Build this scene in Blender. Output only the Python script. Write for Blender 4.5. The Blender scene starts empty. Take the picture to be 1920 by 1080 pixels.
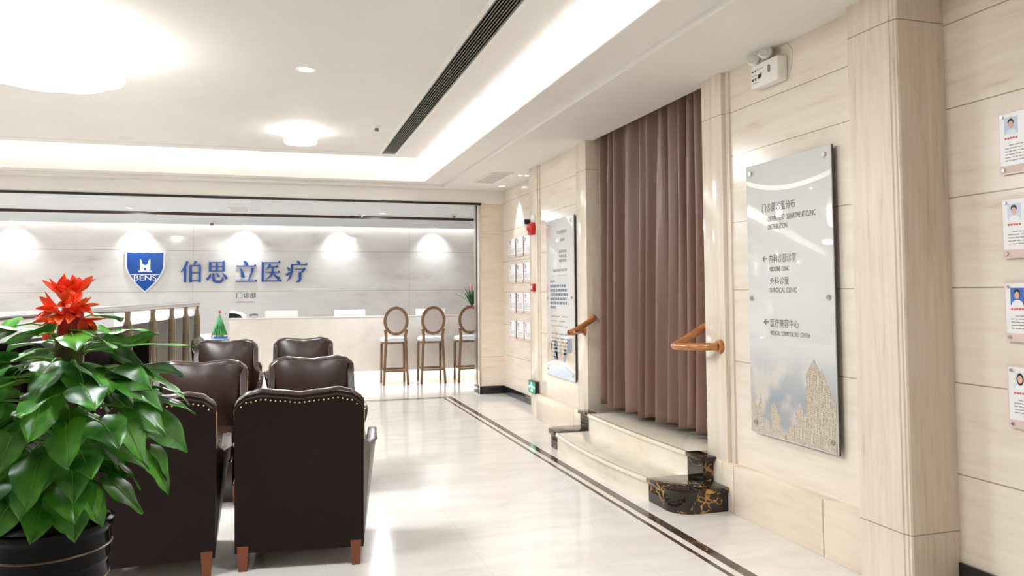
import bpy, bmesh, math, random
from mathutils import Vector, Matrix
PI = math.pi
rnd = random.Random(7)
sc = bpy.context.scene
COL = sc.collection

# ------------------------------------------------------------------ camera
def build_camera():
    f, yaw, pitch, roll, cy, H = 1455.49, math.radians(16.8219), math.radians(2.64855), math.radians(-.4196), 482.08, 1.42
    fw = Vector((math.sin(yaw) * math.cos(pitch), math.cos(yaw) * math.cos(pitch), math.sin(pitch)))
    rt = Vector((math.cos(yaw), -math.sin(yaw), 0))
    up = rt.cross(fw)
    c, s = math.cos(roll), math.sin(roll)
    r2 = c * rt + s * up
    u2 = -s * rt + c * up
    M = Matrix((r2, u2, -fw)).transposed().to_4x4()
    M.translation = Vector((0, 0, H))
    cam = bpy.data.cameras.new('camera')
    o = bpy.data.objects.new('camera', cam)
    COL.objects.link(o)
    o.matrix_world = M
    cam.sensor_width = 36
    cam.lens = f * 36 / 1920
    cam.shift_y = -(540 - cy) / 1920
    cam.clip_start = .05
    sc.camera = o
build_camera()

# ------------------------------------------------------------------ world and exposure
w = bpy.data.worlds.new('world'); sc.world = w; w.use_nodes = True
w.node_tree.nodes['Background'].inputs[0].default_value = (.9, .93, 1, 1)
w.node_tree.nodes['Background'].inputs[1].default_value = .3
sc.view_settings.view_transform = 'Standard'
sc.view_settings.look = 'None'
sc.view_settings.exposure = 0.85
sc.view_settings.gamma = 1
sc.view_settings.use_curve_mapping = False
cy_ = sc.cycles
cy_.use_denoising = True
cy_.max_bounces = 9; cy_.diffuse_bounces = 6; cy_.glossy_bounces = 4
cy_.sample_clamp_indirect = 6
cy_.caustics_reflective = False; cy_.caustics_refractive = False

# ------------------------------------------------------------------ main lights (the hall's lamps, plus unseen fill lights added for brightness)
WARM = (1, .925, .84); NEUT = (.91, .965, 1); COOL = (.86, .92, 1)
def area(name, loc, size, power, color, direction=(0, 0, -1), shape='DISK', size_y=None, spread=PI):
    l = bpy.data.lights.new(name, 'AREA'); l.shape = shape; l.size = size
    if size_y: l.size_y = size_y
    l.energy = power; l.color = color; l.spread = spread
    o = bpy.data.objects.new(name, l); COL.objects.link(o); o.location = loc
    o.rotation_euler = Vector(direction).to_track_quat('-Z', 'Y').to_euler()
    return o
def spot(name, loc, target, power, color, deg=60, blend=.6, r=.03):
    l = bpy.data.lights.new(name, 'SPOT'); l.energy = power; l.color = color
    l.spot_size = math.radians(deg); l.spot_blend = blend; l.shadow_soft_size = r
    o = bpy.data.objects.new(name, l); COL.objects.link(o); o.location = loc
    o.rotation_euler = (Vector(target) - Vector(loc)).to_track_quat('-Z', 'Y').to_euler()
    return o
area('light_of_big_lamp', (-1.48, 5.72, 2.845), .85, 55, NEUT)
area('light_of_small_lamp', (.22, 8.3, 2.97), .3, 22, NEUT)
area('added_fill_left', (-1.5, 3.3, 2.87), .85, 42, NEUT)  # no lamp here: fill added out of view to brighten the near wall
area('added_fill_near', (.7, 3.05, 3.05), .35, 18, NEUT)  # second added fill, out of view and without a fitting, lifts the right wall
area('light_of_lamp_far_left', (-3.6, 7.6, 2.9), .85, 40, NEUT)
area('reception_downlight_and_fill', (-2.06, 12.3, 2.68), .07, 34, COOL)
area('reception_downlight_and_fill', (1.578, 12.26, 2.68), .07, 34, COOL)
area('reception_downlight_and_fill', (-5.0, 12.3, 2.68), .1, 30, COOL)  # unseen extra light for the reception's left side, without a fitting

# ------------------------------------------------------------------ materials
def nodes(name):
    m = bpy.data.materials.new(name); m.use_nodes = True
    nt = m.node_tree
    return m, nt, nt.nodes, nt.links, nt.nodes['Principled BSDF']
def setp(b, **k):
    names = dict(color='Base Color', rough='Roughness', metal='Metallic', coat='Coat Weight', coat_rough='Coat Roughness', spec='Specular IOR Level',
                 sheen='Sheen Weight', trans='Transmission Weight', ior='IOR', alpha='Alpha', emit='Emission Color', strength='Emission Strength', sss='Subsurface Weight')
    for a, v in k.items():
        if a in ('color', 'emit') and len(v) == 3: v = (*v, 1)
        b.inputs[names[a]].default_value = v
def flat(name, color, rough=.5, **k):
    m, nt, N, L, b = nodes(name)
    setp(b, color=color, rough=rough, **k)
    return m
def srgb(r, g, b):
    f = lambda c: (c / 255 / 12.92) if c / 255 <= .04045 else ((c / 255 + .055) / 1.055) ** 2.4
    return (f(r), f(g), f(b))
def speckled(name, c0, c1, scale=8, rough=.5, stretch=(1, 1, 1), bump=0, **k):
    m, nt, N, L, b = nodes(name)
    tc = N.new('ShaderNodeTexCoord'); mp = N.new('ShaderNodeMapping'); mp.inputs['Scale'].default_value = stretch
    n = N.new('ShaderNodeTexNoise'); n.inputs['Scale'].default_value = scale; n.inputs['Detail'].default_value = 6
    r = N.new('ShaderNodeValToRGB'); r.color_ramp.elements[0].color = (*c0, 1); r.color_ramp.elements[1].color = (*c1, 1)
    r.color_ramp.elements[0].position = .32; r.color_ramp.elements[1].position = .68
    L.new(tc.outputs['Object'], mp.inputs[0]); L.new(mp.outputs[0], n.inputs[0]); L.new(n.outputs['Fac'], r.inputs[0]); L.new(r.outputs[0], b.inputs['Base Color'])
    setp(b, rough=rough, **k)
    if bump:
        bp = N.new('ShaderNodeBump'); bp.inputs['Strength'].default_value = bump; bp.inputs['Distance'].default_value = .01
        L.new(n.outputs['Fac'], bp.inputs['Height']); L.new(bp.outputs[0], b.inputs['Normal'])
    return m

def math_node(N, L, op, a, b_=None, c=None):
    n = N.new('ShaderNodeMath'); n.operation = op
    for i, v in enumerate((a, b_, c)):
        if v is None: continue
        if isinstance(v, (int, float)): n.inputs[i].default_value = v
        else: L.new(v, n.inputs[i])
    return n.outputs[0]

def stone(name, c_lo, c_hi, vein, stretch, scale=6, rough=.16, joints=(), vjoint=None, joint_w=.0035, joint_axis='Z', mottled=.35):
    """veined limestone: fine streaks along the axis of least stretch, slab joints as thin dark lines at given heights"""
    m, nt, N, L, b = nodes(name)
    tc = N.new('ShaderNodeTexCoord'); mp = N.new('ShaderNodeMapping'); mp.inputs['Scale'].default_value = stretch
    L.new(tc.outputs['Object'], mp.inputs[0])
    n1 = N.new('ShaderNodeTexNoise'); n1.inputs['Scale'].default_value = scale; n1.inputs['Detail'].default_value = 8; n1.inputs['Roughness'].default_value = .62; n1.inputs['Distortion'].default_value = .35
    L.new(mp.outputs[0], n1.inputs[0])
    n2 = N.new('ShaderNodeTexNoise'); n2.inputs['Scale'].default_value = 1.3; n2.inputs['Detail'].default_value = 3
    L.new(tc.outputs['Object'], n2.inputs[0])
    n3 = N.new('ShaderNodeTexNoise'); n3.inputs['Scale'].default_value = scale * 3.1; n3.inputs['Detail'].default_value = 4
    L.new(mp.outputs[0], n3.inputs[0])
    r = N.new('ShaderNodeValToRGB')
    e = r.color_ramp.elements
    e[0].position = .34; e[0].color = (*vein, 1)
    e[1].position = .66; e[1].color = (*c_hi, 1)
    k = e.new(.43); k.color = (*c_lo, 1)
    k = e.new(.56); k.color = tuple((c_lo[i] + 2 * c_hi[i]) / 3 for i in range(3)) + (1,)
    s = math_node(N, L, 'MULTIPLY', n1.outputs['Fac'], 1 - mottled)
    s = math_node(N, L, 'MULTIPLY_ADD', n2.outputs['Fac'], mottled * .6, s)
    s = math_node(N, L, 'MULTIPLY_ADD', n3.outputs['Fac'], mottled * .4, s)
    L.new(s, r.inputs[0])
    col = r.outputs[0]
    masks = []
    sep = N.new('ShaderNodeSeparateXYZ'); L.new(tc.outputs['Object'], sep.inputs[0])
    for z in joints:
        masks.append(math_node(N, L, 'COMPARE', sep.outputs['Z'], z, joint_w / 2))
    if vjoint:
        ax, period, off = vjoint
        t = math_node(N, L, 'PINGPONG', math_node(N, L, 'ADD', sep.outputs[ax], off), period)
        masks.append(math_node(N, L, 'LESS_THAN', t, joint_w * .35))
    if masks:
        mk = masks[0]
        for q in masks[1:]: mk = math_node(N, L, 'MAXIMUM', mk, q)
        mx = N.new('ShaderNodeMix'); mx.data_type = 'RGBA'
        L.new(mk, mx.inputs['Factor']); L.new(col, mx.inputs['A'])
        mx.inputs['B'].default_value = (.36, .29, .22, 1)
        col = mx.outputs['Result']
    L.new(col, b.inputs['Base Color'])
    setp(b, rough=rough, spec=.5)
    return m

C_HI, C_LO, C_V = srgb(235, 225, 213), srgb(226, 214, 199), srgb(210, 195, 175)
M = {}
COURSES = (.55, .98, 1.43, 1.86, 2.29, 2.70)
M['wall_stone'] = stone('beige_stone_wall', C_LO, C_HI, C_V, (1, .35, 3.2), 5, joints=COURSES, joint_w=.006)
M['panel_stone'] = stone('beige_stone_panel', C_LO, C_HI, C_V, (1, .35, 3.2), 5, joints=(.965, 1.43, 1.87, 2.31, 2.60), joint_w=.005)
M['column_stone'] = stone('beige_stone_column', srgb(218, 204, 186), srgb(229, 216, 201), srgb(199, 181, 158), (4, 4, .28), 9, rough=.2, joints=(.285, 2.712), joint_w=.006)
M['pilaster_stone'] = stone('beige_stone_pilaster', srgb(222, 209, 192), srgb(234, 223, 209), srgb(196, 177, 154), (4, 4, .3), 5, rough=.12, joints=(2.60,), joint_w=.004)
M['dado_stone'] = stone('beige_stone_dado', srgb(221, 206, 187), srgb(232, 219, 202), C_V, (1, .3, 2.6), 4)
M['pier_stone'] = stone('beige_stone_pier', srgb(224, 208, 189), srgb(233, 220, 204), C_V, (.4, 1, 3), 4, joints=(.52, 2.26), joint_w=.005)
M['back_stone'] = stone('pale_marble_wall', srgb(214, 209, 202), srgb(226, 222, 215), srgb(198, 190, 180), (.5, 1, 1.6), 2.2, rough=.12, joints=(1.487, 2.23), vjoint=('X', 1.965, 1.46), joint_w=.007)
M['desk_stone'] = stone('cream_marble_desk', srgb(216, 207, 195), srgb(227, 219, 208), srgb(200, 188, 172), (1, 1, 1), 1.8, rough=.2)
M['step_stone'] = stone('cream_step_marble', srgb(222, 212, 195), srgb(233, 225, 211), srgb(205, 190, 166), (1, .5, 1), 4, rough=.12)
M['nosing_stone'] = stone('tan_step_edge', srgb(205, 188, 160), srgb(222, 208, 184), srgb(170, 145, 110), (1, .5, 1), 6, rough=.1)

def floor_material():
    m, nt, N, L, b = nodes('polished_cream_floor')
    tc = N.new('ShaderNodeTexCoord')
    mp = N.new('ShaderNodeMapping'); mp.inputs['Scale'].default_value = (.55, 1.5, 1); L.new(tc.outputs['Object'], mp.inputs[0])
    n = N.new('ShaderNodeTexNoise'); n.inputs['Scale'].default_value = 3.2; n.inputs['Detail'].default_value = 9; n.inputs['Roughness'].default_value = .6; n.inputs['Distortion'].default_value = .8
    L.new(mp.outputs[0], n.inputs[0])
    r = N.new('ShaderNodeValToRGB'); e = r.color_ramp.elements
    e[0].position = .3; e[0].color = (*srgb(216, 209, 200), 1); e[1].position = .6; e[1].color = (*srgb(228, 223, 217), 1)
    L.new(n.outputs['Fac'], r.inputs[0])
    sep = N.new('ShaderNodeSeparateXYZ'); L.new(tc.outputs['Object'], sep.inputs[0])
    a = math_node(N, L, 'LESS_THAN', math_node(N, L, 'PINGPONG', math_node(N, L, 'ADD', sep.outputs['X'], .55), .4), .0013)
    c = math_node(N, L, 'LESS_THAN', math_node(N, L, 'PINGPONG', math_node(N, L, 'ADD', sep.outputs['Y'], .1), .4), .0013)
    mk = math_node(N, L, 'MAXIMUM', a, c)
    mx = N.new('ShaderNodeMix'); mx.data_type = 'RGBA'; L.new(math_node(N, L, 'MULTIPLY', mk, .45), mx.inputs['Factor']); L.new(r.outputs[0], mx.inputs['A']); mx.inputs['B'].default_value = (*srgb(190, 175, 155), 1)
    L.new(mx.outputs['Result'], b.inputs['Base Color'])
    setp(b, rough=.10, spec=.4)
    return m
M['floor'] = floor_material()

def dark_marble(name, base, gold, scale, amount, rough=.06, faint=(.02, .012, .006)):
    m, nt, N, L, b = nodes(name)
    tc = N.new('ShaderNodeTexCoord')
    n = N.new('ShaderNodeTexNoise'); n.inputs['Scale'].default_value = scale * .9; n.inputs['Detail'].default_value = 5
    L.new(tc.outputs['Object'], n.inputs[0])
    va = N.new('ShaderNodeVectorMath'); va.operation = 'MULTIPLY_ADD'; L.new(n.outputs['Color'], va.inputs[0]); va.inputs[1].default_value = (1.6 / scale,) * 3; L.new(tc.outputs['Object'], va.inputs[2])
    v = N.new('ShaderNodeTexVoronoi'); v.feature = 'DISTANCE_TO_EDGE'; v.inputs['Scale'].default_value = scale; L.new(va.outputs[0], v.inputs['Vector'])
    n2 = N.new('ShaderNodeTexNoise'); n2.inputs['Scale'].default_value = scale * .6; n2.inputs['Detail'].default_value = 3; L.new(tc.outputs['Object'], n2.inputs[0])
    th = math_node(N, L, 'MULTIPLY', math_node(N, L, 'MAXIMUM', math_node(N, L, 'SUBTRACT', n2.outputs['Fac'], .50), 0), amount)
    mk = math_node(N, L, 'LESS_THAN', v.outputs['Distance'], th)
    n3 = N.new('ShaderNodeTexNoise'); n3.inputs['Scale'].default_value = scale * 1.6; L.new(tc.outputs['Object'], n3.inputs[0])
    bg = N.new('ShaderNodeMix'); bg.data_type = 'RGBA'; L.new(n3.outputs['Fac'], bg.inputs['Factor']); bg.inputs['A'].default_value = (*base, 1); bg.inputs['B'].default_value = (*faint, 1)
    mx = N.new('ShaderNodeMix'); mx.data_type = 'RGBA'; L.new(mk, mx.inputs['Factor']); L.new(bg.outputs['Result'], mx.inputs['A']); mx.inputs['B'].default_value = (*gold, 1)
    L.new(mx.outputs['Result'], b.inputs['Base Color'])
    setp(b, rough=rough, spec=.6)
    return m
M['portoro'] = dark_marble('black_gold_marble', (.006, .004, .003), srgb(176, 128, 62), 15, .5)
M['inlay'] = dark_marble('brown_emperador_inlay', (.02, .012, .008), srgb(150, 115, 84), 14, .3, .1, (.09, .055, .035))
M['paint'] = speckled('white_ceiling_paint', srgb(232, 228, 223), srgb(235, 231, 226), 3, .7)
M['cove'] = flat('cove_white_paint', srgb(246, 243, 238), .7)
M['paint_cool'] = flat('reception_ceiling_paint', srgb(226, 228, 230), .7)
M['black_skirt'] = speckled('black_skirting_stone', (.008, .01, .013), (.018, .02, .024), 10, .12)
M['dark_slot'] = flat('dark_track', (.004, .004, .004), .5)
M['wood_and_gap_shade'] = speckled('dark_wood_and_gap_shade', srgb(58, 38, 24), srgb(80, 54, 36), 12, .4, (.4, 3, 3))
M['steel'] = flat('brushed_steel', (.62, .6, .57), .22, metal=1)
M['post_steel'] = flat('champagne_steel', srgb(168, 152, 132), .25, metal=1)
M['chrome'] = flat('chrome', (.8, .8, .8), .08, metal=1)
M['glossy_black'] = flat('glossy_black', (.006, .006, .007), .06, coat=.6)
M['black_plastic'] = flat('black_plastic', (.012, .013, .015), .3)
M['white_plastic'] = flat('white_plastic', srgb(236, 234, 230), .35)
M['grey_plastic'] = flat('grey_plastic', srgb(120, 120, 122), .4)
M['red_plastic'] = flat('red_plastic', srgb(196, 12, 20), .25, coat=.3)
M['blue_sign'] = speckled('blue_sign_paint', srgb(4, 68, 146), srgb(8, 76, 158), 2, .25)
M['navy_sign'] = flat('navy_sign_paint', srgb(18, 26, 66), .35)
M['white_sign'] = flat('white_sign_paint', srgb(240, 240, 240), .35)
M['print_dark'] = flat('dark_print', srgb(92, 84, 78), .5)
M['print_grey'] = flat('grey_print', srgb(150, 146, 142), .5)
M['print_blue'] = flat('slate_print', srgb(118, 128, 142), .5)
M['print_tan'] = flat('tan_print', srgb(176, 158, 138), .5)
M['print_red'] = flat('red_print', srgb(204, 96, 92), .5)
M['print_pink'] = flat('pink_print', srgb(222, 196, 190), .5)
M['card'] = flat('white_card', srgb(240, 239, 242), .3)
M['acrylic_edge'] = flat('acrylic_edge', srgb(225, 205, 200), .15)
def leather():
    m, nt, N, L, b = nodes('dark_brown_leather')
    tc = N.new('ShaderNodeTexCoord'); v = N.new('ShaderNodeTexVoronoi'); v.inputs['Scale'].default_value = 260
    n = N.new('ShaderNodeTexNoise'); n.inputs['Scale'].default_value = 5; n.inputs['Detail'].default_value = 5
    L.new(tc.outputs['Object'], v.inputs['Vector']); L.new(tc.outputs['Object'], n.inputs[0])
    r = N.new('ShaderNodeValToRGB'); r.color_ramp.elements[0].color = (.016, .0068, .0045, 1); r.color_ramp.elements[1].color = (.040, .019, .0125, 1)
    L.new(n.outputs['Fac'], r.inputs[0]); L.new(r.outputs[0], b.inputs['Base Color'])
    bp = N.new('ShaderNodeBump'); bp.inputs['Strength'].default_value = .08; bp.inputs['Distance'].default_value = .002
    L.new(v.outputs['Distance'], bp.inputs['Height']); L.new(bp.outputs[0], b.inputs['Normal'])
    setp(b, rough=.27, spec=.5)
    return m
M['leather'] = leather()
M['leather_back_shaded'] = speckled('shaded_brown_leather_back', (.0095, .0040, .0030), (.0135, .0058, .0045), 300, .55, spec=.18)  # darker copy of the leather: shade on the chair backs put into the colour
M['brass'] = flat('antique_brass', srgb(206, 178, 138), .25, metal=1)
M['mahogany'] = speckled('mahogany_leg', srgb(92, 44, 20), srgb(124, 64, 32), 8, .3, (1, 1, .2))
M['stool_wood'] = speckled('walnut_stool_wood', srgb(112, 84, 60), srgb(140, 108, 80), 14, .4, (2, 2, .3))
M['stool_fabric'] = speckled('pale_linen', srgb(190, 180, 176), srgb(204, 195, 190), 120, .8)
M['stool_seat'] = flat('white_leatherette', srgb(226, 228, 236), .45)
M['handrail_wood'] = speckled('golden_handrail_wood', srgb(160, 98, 50), srgb(188, 122, 68), 9, .18, (1, 1, 4), coat=.5)
def curtain_mat():
    m, nt, N, L, b = nodes('mauve_brown_curtain')
    tc = N.new('ShaderNodeTexCoord'); n = N.new('ShaderNodeTexNoise'); n.inputs['Scale'].default_value = 400
    mp = N.new('ShaderNodeMapping'); mp.inputs['Scale'].default_value = (1, 1, .1); L.new(tc.outputs['Object'], mp.inputs[0]); L.new(mp.outputs[0], n.inputs[0])
    r = N.new('ShaderNodeValToRGB'); r.color_ramp.elements[0].color = (*srgb(118, 90, 77), 1); r.color_ramp.elements[1].color = (*srgb(132, 101, 87), 1)
    L.new(n.outputs['Fac'], r.inputs[0]); L.new(r.outputs[0], b.inputs['Base Color'])
    setp(b, rough=.38, spec=.75)
    return m
M['curtain'] = curtain_mat()
M['pot'] = flat('black_glazed_pot', (.003, .003, .0034), .12, spec=.08)
M['pot_ring'] = flat('bronze_pot_line', srgb(120, 104, 84), .3, metal=.6)
M['soil'] = speckled('dark_soil', (.015, .01, .006), (.04, .028, .018), 30, .9)
M['bark'] = speckled('mossy_pole', srgb(58, 40, 22), srgb(74, 84, 34), 20, .8, bump=.5)
def leaf_mat(name, a, b_, rough=.33):
    m, nt, N, L, b = nodes(name)
    tc = N.new('ShaderNodeTexCoord'); n = N.new('ShaderNodeTexNoise'); n.inputs['Scale'].default_value = 9; n.inputs['Detail'].default_value = 4
    L.new(tc.outputs['Object'], n.inputs[0])
    r = N.new('ShaderNodeValToRGB'); r.color_ramp.elements[0].position = .35; r.color_ramp.elements[1].position = .68
    r.color_ramp.elements[0].color = (*a, 1); r.color_ramp.elements[1].color = (*b_, 1)
    L.new(n.outputs['Fac'], r.inputs[0]); L.new(r.outputs[0], b.inputs['Base Color'])
    setp(b, rough=rough, spec=.4, coat=0)
    return m
M['leaf'] = leaf_mat('glossy_green_leaf', srgb(22, 76, 18), srgb(82, 150, 44))
M['stalk'] = flat('green_stalk', srgb(96, 150, 48), .4)
M['bract'] = leaf_mat('orange_red_bract', srgb(230, 58, 30), srgb(250, 112, 60), .4)
M['bract_dark'] = leaf_mat('dark_red_sheath', srgb(110, 12, 14), srgb(176, 26, 22), .35)
M['tree_green'] = leaf_mat('tinsel_green', srgb(30, 112, 50), srgb(96, 178, 110), .4)
def glassy(name, tint, mixf, rough=.02):
    m, nt, N, L, b = nodes(name)
    out = N['Material Output']; N.remove(b)
    tr = N.new('ShaderNodeBsdfTransparent'); tr.inputs[0].default_value = (*tint, 1)
    gl = N.new('ShaderNodeBsdfGlossy'); gl.inputs['Roughness'].default_value = rough
    fr = N.new('ShaderNodeFresnel'); fr.inputs[0].default_value = 1.22
    mx = N.new('ShaderNodeMixShader')
    L.new(math_node(N, L, 'ADD', fr.outputs[0], mixf), mx.inputs[0]); L.new(tr.outputs[0], mx.inputs[1]); L.new(gl.outputs[0], mx.inputs[2]); L.new(mx.outputs[0], out.inputs[0])
    return m
M['lens'] = flat('clear_lamp_lens', srgb(226, 228, 226), .05, coat=.5)
M['glass'] = glassy('railing_glass', (.88, .90, .87), .015)
def emission(name, color, s):
    m, nt, N, L, b = nodes(name)
    setp(b, color=color, emit=color, strength=s, rough=.5)
    return m
M['led'] = emission('led_strip', (.93, .973, 1), 42)
M['led_cool'] = emission('cool_led_strip', (.97, .98, 1), 6)
M['led_desk'] = emission('desk_led_strip', (1, .95, .88), 6)
M['lamp_glow'] = emission('lamp_diffuser', (1, .99, .98), 7)
M['downlight_glow'] = emission('downlight_glow', (1, .97, .92), 9)
M['dl_cool'] = emission('downlight_glow_cool', (.92, .96, 1), 6)
M['exit_green'] = emission('exit_green', srgb(10, 120, 84), .7)
M['exit_white'] = emission('exit_white', (.8, 1, .93), 1.5)

# ------------------------------------------------------------------ mesh helpers
class MB:
    def __init__(s): s.v = []; s.f = []
    def add(s, vs, fs):
        o = len(s.v); s.v += [tuple(v) for v in vs]; s.f += [tuple(i + o for i in f) for f in fs]; return s
    def box(s, x0, x1, y0, y1, z0, z1):
        vs = [(x, y, z) for x in (x0, x1) for y in (y0, y1) for z in (z0, z1)]
        return s.add(vs, [(0, 1, 3, 2), (4, 6, 7, 5), (0, 4, 5, 1), (2, 3, 7, 6), (0, 2, 6, 4), (1, 5, 7, 3)])
    def prism(s, poly, to3, a, b):
        """poly in 2d, to3(u, v, w) gives the point; extruded from w=a to w=b"""
        n = len(poly)
        vs = [to3(u, v, a) for u, v in poly] + [to3(u, v, b) for u, v in poly]
        fs = [tuple(range(n)), tuple(range(2 * n - 1, n - 1, -1))] + [(i, (i + 1) % n, n + (i + 1) % n, n + i)[::-1] for i in range(n)]
        return s.add(vs, fs)
    def tube(s, pts, r, n=12, cap=True):
        pts = [Vector(p) for p in pts]
        rs = r if isinstance(r, (list, tuple)) else [r] * len(pts)
        vs = []; prev = None
        for i, p in enumerate(pts):
            t = (pts[min(i + 1, len(pts) - 1)] - pts[max(i - 1, 0)]).normalized()
            if prev is None:
                a = Vector((0, 0, 1)) if abs(t.z) < .9 else Vector((1, 0, 0))
                u = t.cross(a).normalized()
            else:
                u = (prev - t * prev.dot(t)).normalized()
            prev = u; v_ = t.cross(u)
            for k in range(n):
                an = 2 * PI * k / n
                vs.append(p + (u * math.cos(an) + v_ * math.sin(an)) * rs[i])
        fs = [(i * n + k, i * n + (k + 1) % n, (i + 1) * n + (k + 1) % n, (i + 1) * n + k) for i in range(len(pts) - 1) for k in range(n)]
        if cap: fs += [tuple(range(n))[::-1], tuple((len(pts) - 1) * n + k for k in range(n))]
        return s.add(vs, fs)
    def lathe(s, prof, c=(0, 0, 0), n=32, petals=0, amp=0, axis='Z', cap=False):
        vs = []
        for r, h in prof:
            for k in range(n):
                an = 2 * PI * k / n
                rr = r * (1 + amp * abs(math.sin(petals * an / 2))) if petals else r
                x, y, z = rr * math.cos(an), rr * math.sin(an), h
                if axis == 'X': x, y, z = h, rr * math.cos(an), rr * math.sin(an)
                if axis == 'Y': x, y, z = rr * math.cos(an), h, rr * math.sin(an)
                vs.append((c[0] + x, c[1] + y, c[2] + z))
        m = len(prof)
        fs = [(i * n + k, i * n + (k + 1) % n, (i + 1) * n + (k + 1) % n, (i + 1) * n + k) for i in range(m - 1) for k in range(n)]
        if cap: fs += [tuple(range(n))[::-1], tuple((m - 1) * n + k for k in range(n))]
        return s.add(vs, fs)
    def grid(s, fn, nu, nv, wrap=False):
        vs = [fn(i / (nu - 1), j / (nv - 1)) for i in range(nu) for j in range(nv)]
        fs = [(i * nv + j, (i + 1) * nv + j, (i + 1) * nv + j + 1, i * nv + j + 1) for i in range(nu - 1) for j in range(nv - 1)]
        return s.add(vs, fs)
    def ball(s, c, r, n=8, sz=(1, 1, 1)):
        return s.lathe([(max(r * math.sin(PI * i / n), 1e-4), r * -math.cos(PI * i / n)) for i in range(n + 1)], c, n * 2) if sz == (1, 1, 1) else s.add(
            [(c[0] + r * sz[0] * math.sin(PI * i / n) * math.cos(PI * k / n), c[1] + r * sz[1] * math.sin(PI * i / n) * math.sin(PI * k / n), c[2] - r * sz[2] * math.cos(PI * i / n)) for i in range(n + 1) for k in range(2 * n)],
            [(i * 2 * n + k, i * 2 * n + (k + 1) % (2 * n), (i + 1) * 2 * n + (k + 1) % (2 * n), (i + 1) * 2 * n + k) for i in range(n) for k in range(2 * n)])
    def build(s, name, mat, parent=None, bevel=0, seg=2, smooth=False, loc=None, fix=True):
        me = bpy.data.meshes.new(name)
        me.from_pydata(s.v, [], s.f)
        bm = bmesh.new(); bm.from_mesh(me)
        if fix: bmesh.ops.remove_doubles(bm, verts=bm.verts, dist=1e-5); bmesh.ops.recalc_face_normals(bm, faces=bm.faces)
        if bevel:
            es = [e for e in bm.edges if e.is_manifold and e.calc_face_angle(0) > .5]
            bmesh.ops.bevel(bm, geom=es, offset=bevel, segments=seg, profile=.5, affect='EDGES', clamp_overlap=True)
        bm.to_mesh(me); bm.free()
        if smooth or bevel:
            me.shade_smooth(); me.set_sharp_from_angle(angle=math.radians(38))
        me.materials.append(M[mat] if isinstance(mat, str) else mat)
        o = bpy.data.objects.new(name, me); COL.objects.link(o)
        if parent: o.parent = parent
        if loc: o.location = loc
        return o
def thing(name, label, cat, loc=(0, 0, 0), rz=0, group=None):
    o = bpy.data.objects.new(name, None); COL.objects.link(o); o.location = loc; o.rotation_euler = (0, 0, rz); o.empty_display_size = .1
    return tag(o, label, cat, group)
def tag(o, label, cat, group=None):
    o['label'] = label; o['category'] = cat
    if group: o['group'] = group
    return o
def struct(o): o['kind'] = 'structure'; return o
def copy_tree(o, parent=None):
    c = o.copy(); COL.objects.link(c)
    if parent: c.parent = parent
    for ch in list(o.children): copy_tree(ch, c)
    return c
def text_mesh(body, to3, box, depth, name, mat, parent=None, shear=0):
    """flat lettering fitted to box=(u0,u1,v0,v1); to3(u,v,w) maps to space"""
    c = bpy.data.curves.new('lettering', 'FONT'); c.body = body
    o = bpy.data.objects.new('lettering', c); COL.objects.link(o)
    bpy.context.view_layer.update()
    me = bpy.data.meshes.new_from_object(o.evaluated_get(bpy.context.evaluated_depsgraph_get()))
    vs = [v.co.copy() for v in me.vertices]; fs = [tuple(p.vertices) for p in me.polygons]
    bpy.data.objects.remove(o); bpy.data.curves.remove(c); bpy.data.meshes.remove(me)
    x0 = min(v.x for v in vs); x1 = max(v.x for v in vs); y0 = min(v.y for v in vs); y1 = max(v.y for v in vs)
    u0, u1, v0, v1 = box
    mb = MB(); P = [to3(u0 + (v.x - x0) / (x1 - x0) * (u1 - u0), v0 + (v.y - y0) / (y1 - y0) * (v1 - v0), depth) for v in vs]
    mb.add(P, fs)
    return mb.build(name, mat, parent, fix=False)
W_R = lambda X: (lambda u, v, w: (X - w, -u, v))      # on a wall facing -X: u = -Y (reads left to right), v = Z, w out of the wall
W_B = lambda Y: (lambda u, v, w: (u, Y - w, v))       # on a wall facing -Y

# ================================================================== STRUCTURE
XL, YF, YB = -7.0, -4.5, 15.1
struct(MB().box(XL, 4.6, YF, YB + .4, -.1, 0).build('floor', 'floor'))
def strip(name, x0, x1, y0, y1, mat='inlay'):
    struct(MB().box(x0, x1, y0, y1, .0002, .0012).build(name, mat))
strip('trim_1', 2.242, 2.304, YF, 10.56)
strip('trim_2', 2.168, 2.196, YF, 10.45)
strip('trim_3', -4, 2.242, 10.50, 10.56)
strip('trim_4', -4, 2.168, 10.42, 10.45)

# right wall: main stone plane x=3.09, near (y<2.95) and far (y>8.67); panel bays between at 2.865
struct(MB().box(3.09, 3.3, YF, 2.96, 0, 3.4).box(3.09, 3.3, 8.6, 10.66, 0, 3.4).build('wall_right', 'wall_stone'))
struct(MB().box(2.865, 3.3, 3.2, 4.52, 0, 3.0).box(2.865, 3.3, 7.1, 8.45, 0, 3.0).build('wall_right_panel', 'panel_stone'))
# column with a rebated corner
colm = MB()
colm.prism([(2.80, 3.27), (2.80, 2.992), (2.806, 2.987), (2.806, 2.972), (2.812, 2.966), (2.812, 2.957), (2.82, 2.951), (3.12, 2.951), (3.12, 3.27)], lambda u, v, w: (u, v, w), 0, 3.0)
struct(colm.build('wall_right_column', 'column_stone'))
# dado with vertical joint grooves
dd = MB()
for a, b in ((3.27, 3.55), (3.556, 4.40), (4.406, 4.55)): dd.box(2.80, 2.9, a, b, 0, .305)
for a, b in ((7.02, 7.22), (7.226, 8.37)): dd.box(2.805, 2.9, a, b, 0, .285)
struct(dd.build('wall_right_dado', 'dado_stone', bevel=.004))
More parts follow.
